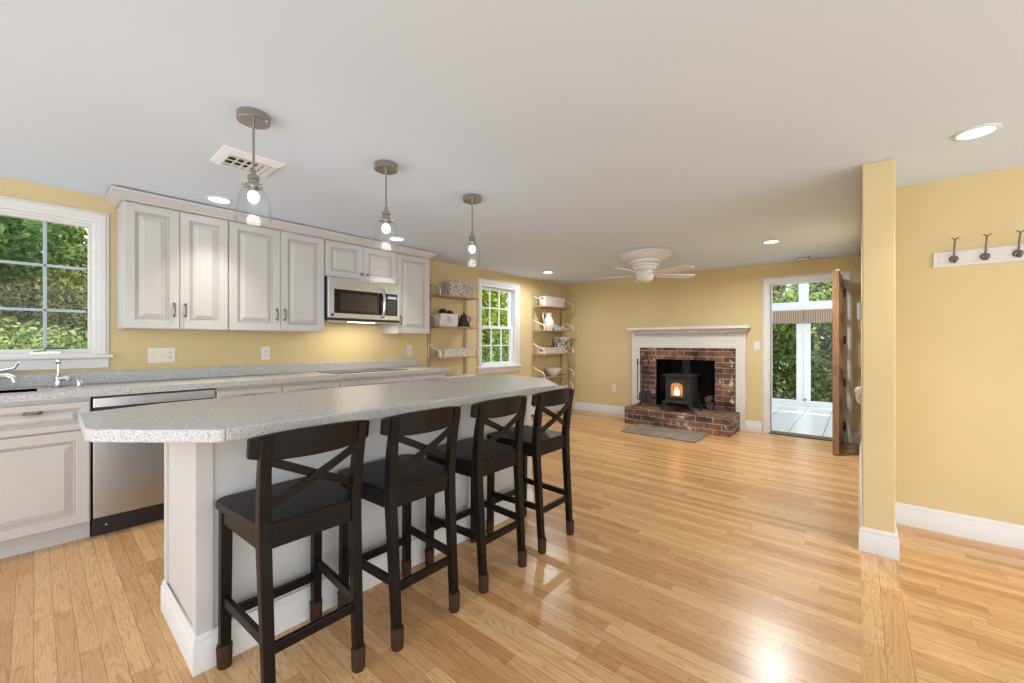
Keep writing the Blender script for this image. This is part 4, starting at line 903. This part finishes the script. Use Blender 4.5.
for (a, b), lb in (((-1.82, cx-.012), 'rolled woven bamboo shade on the left of the two sun room doors'), ((cx+.012, .17), 'rolled woven bamboo shade on the right of the two sun room doors')):
    t = thing('bamboo_shade', lb, 'shade', ((a+b)/2, 9.58, 1.83), 'bamboo shades in the sun room')
    box(a, b, 9.585, 9.595, 1.60, 1.828).build('cloth', 'shadecloth', t)
    MB(frame((a, 9.578, 1.598), (0, 1, 0), (0, 0, 1), (1, 0, 0))).lathe([(.018, 0), (.018, b-a)], n=14).build('roll', 'shadecloth', t, smooth=True)
    box(a, b, 9.575, 9.60, 1.815, 1.835).build('head_rail', 'bamboo', t)

# ------------------------------------------------------------------ garden
gm = MB(); nx, ny = 26, 30; vs = []; fs = []
for i in range(nx+1):
    for j in range(ny+1):
        x = WX-.2-22*i/nx; y = -8+28*j/ny; e = max(0, (-x-5.2)); z = -.25+min(2.35, .30*e)+.10*math.sin(x*1.7+y)*min(1, e)
        vs.append((x, y, z))
for i in range(nx):
    for j in range(ny): fs.append((i*(ny+1)+j, i*(ny+1)+j+1, (i+1)*(ny+1)+j+1, (i+1)*(ny+1)+j))
tag(gm.add(vs, fs).build('garden_bank', 'soil', smooth=True), kind='structure')
tag(box(-4.2, 8, 9.86, 24, -.4, -.15).build('garden_lawn', 'soil'), kind='structure')
def foliage(c, rad, n, ls, m, parent, rnd, seed):
    r = random.Random(seed); vs = []; fs = []
    lumps = [(Vector((r.uniform(-.75, .75)*rad[0], r.uniform(-.75, .75)*rad[1], r.uniform(-.7, .8)*rad[2])), r.uniform(.35, .6)) for _ in range(rnd)]
    for _ in range(n):
        lp, s = r.choice(lumps); d = Vector((r.gauss(0, 1), r.gauss(0, 1), r.gauss(0, 1))).normalized()*(r.random()**.35)*s
        p = Vector(c)+lp+Vector((d.x*rad[0], d.y*rad[1], d.z*rad[2]))
        a = Vector((r.gauss(0, 1), r.gauss(0, 1), r.gauss(-.4, .7))).normalized(); b = a.orthogonal().normalized(); b = (Matrix.Rotation(r.uniform(0, 6.28), 3, a) @ b); L_ = ls*r.uniform(.6, 1.3)
        u = a.cross(b)*L_*.12; k = len(vs)
        vs += [p-a*L_*.5, p+b*L_*.27+u, p+a*L_*.5, p-b*L_*.27+u]; fs.append((k, k+1, k+2, k+3))
    return MB().add(vs, fs) if False else _fol(vs, fs, m, parent)
def _fol(vs, fs, m, parent):
    me = bpy.data.meshes.new('foliage'); off = wl(parent); me.from_pydata([v-off for v in vs], [], fs); me.materials.append(M[m])
    o = bpy.data.objects.new('foliage', me); COL.objects.link(o); o.parent = parent; return o
def plant(name, label, cat, base, c, rad, n, ls, m, seed, group, rnd=14, tr=.05):
    t = thing(name, label, cat, base, group)
    b = Vector(base); cc = Vector(c); r = random.Random(seed+99); mb = MB().tube([b, b.lerp(cc, .5)+Vector((r.uniform(-.1, .1), r.uniform(-.1, .1), 0)), cc], [tr, tr*.8, tr*.5], 8)
    for q in range(6):
        d = Vector((r.uniform(-1, 1)*rad[0], r.uniform(-1, 1)*rad[1], r.uniform(.0, .9)*rad[2]))*.75; s_ = b.lerp(cc, r.uniform(.4, .9)); mb.tube([s_, s_.lerp(cc+d, .5)+Vector((0, 0, .05)), cc+d], [tr*.5, tr*.35, tr*.15], 6)
    mb.build('trunk' if name == 'tree' else 'stem', 'bark', t, smooth=True); foliage(c, rad, n, ls, m, t, rnd, seed); return t
G1 = 'shrubs outside the sink window'
plant('shrub', 'olive shrub low outside the sink window at its left', 'shrub', (-7.6, -1.0, .3), (-7.6, -.9, 1.15), (.8, .9, .8), 15000, .062, 'leafolive', 1, G1)
plant('shrub', 'bright green low shrub at the bottom of the sink window', 'shrub', (-6.6, .3, .05), (-6.6, .35, .95), (.6, .9, .5), 8000, .055, 'leafmid', 2, G1)
plant('shrub', 'olive shrub low outside the sink window at its right', 'shrub', (-8.0, .7, .4), (-8.0, .75, 1.35), (.8, .9, .75), 15000, .062, 'leafolive', 3, G1)
G2 = 'trees outside the windows'
plant('tree', 'dark leafy tree filling the upper left of the sink window', 'tree', (-9.4, -1.2, .7), (-9.2, -.75, 2.75), (1.4, 1.15, 1.15), 20000, .10, 'leafdark', 4, G2, 18, .10)
plant('tree', 'green tree in the upper right of the sink window, below the sky', 'tree', (-11.5, 1.0, 1.1), (-11.2, .75, 2.70), (1.3, 1.0, 1.0), 15000, .10, 'leafmid', 5, G2, 18, .10)
plant('tree', 'overhanging dark branch tree close to the sink window', 'tree', (-8.6, -2.2, .4), (-7.4, -.55, 2.35), (.9, .7, .35), 2800, .10, 'leafdark', 6, G2, 12, .07)
plant('tree', 'lime green tree lit by sun outside the double-hung window', 'tree', (-7.6, 7.6, .2), (-7.4, 7.5, 2.4), (1.0, 1.3, 1.15), 12000, .12, 'leaflime', 7, G2, 18, .09)
plant('shrub', 'mid green shrub in the lower half of the double-hung window', 'shrub', (-6.9, 7.2, .1), (-6.9, 7.2, .85), (.8, 1.3, .75), 7500, .09, 'leafmid', 8, 'shrubs outside the double-hung window')
plant('tree', 'green tree farther back behind the lime green one', 'tree', (-9.2, 9.0, .6), (-9.0, 9.0, 2.2), (1.2, 1.7, 1.7), 8000, .13, 'leaflime', 9, G2, 18, .1)
G3 = 'hedge shrubs beyond the sun room'
plant('shrub', 'tall ivy-green hedge shrub behind the left sun room door', 'shrub', (-1.75, 11.3, -.15), (-1.75, 11.3, .95), (.75, .6, 1.25), 15000, .11, 'leafmid', 10, G3, 20)
plant('shrub', 'tall ivy-green hedge shrub behind the right sun room door', 'shrub', (-.45, 11.4, -.15), (-.5, 11.4, .95), (.85, .6, 1.25), 15000, .11, 'leafmid', 11, G3, 20)
plant('tree', 'yellow-green tree above the left bamboo shade', 'tree', (-2.1, 13.0, -.15), (-1.95, 13, 2.5), (1.3, .9, 1.2), 8000, .12, 'leafolive', 12, G2, 18, .1)
plant('tree', 'deep green tree above the right bamboo shade', 'tree', (-.3, 13.2, -.15), (-.35, 13.2, 2.5), (1.3, .9, 1.3), 8000, .12, 'leafmid', 13, G2, 18, .1)
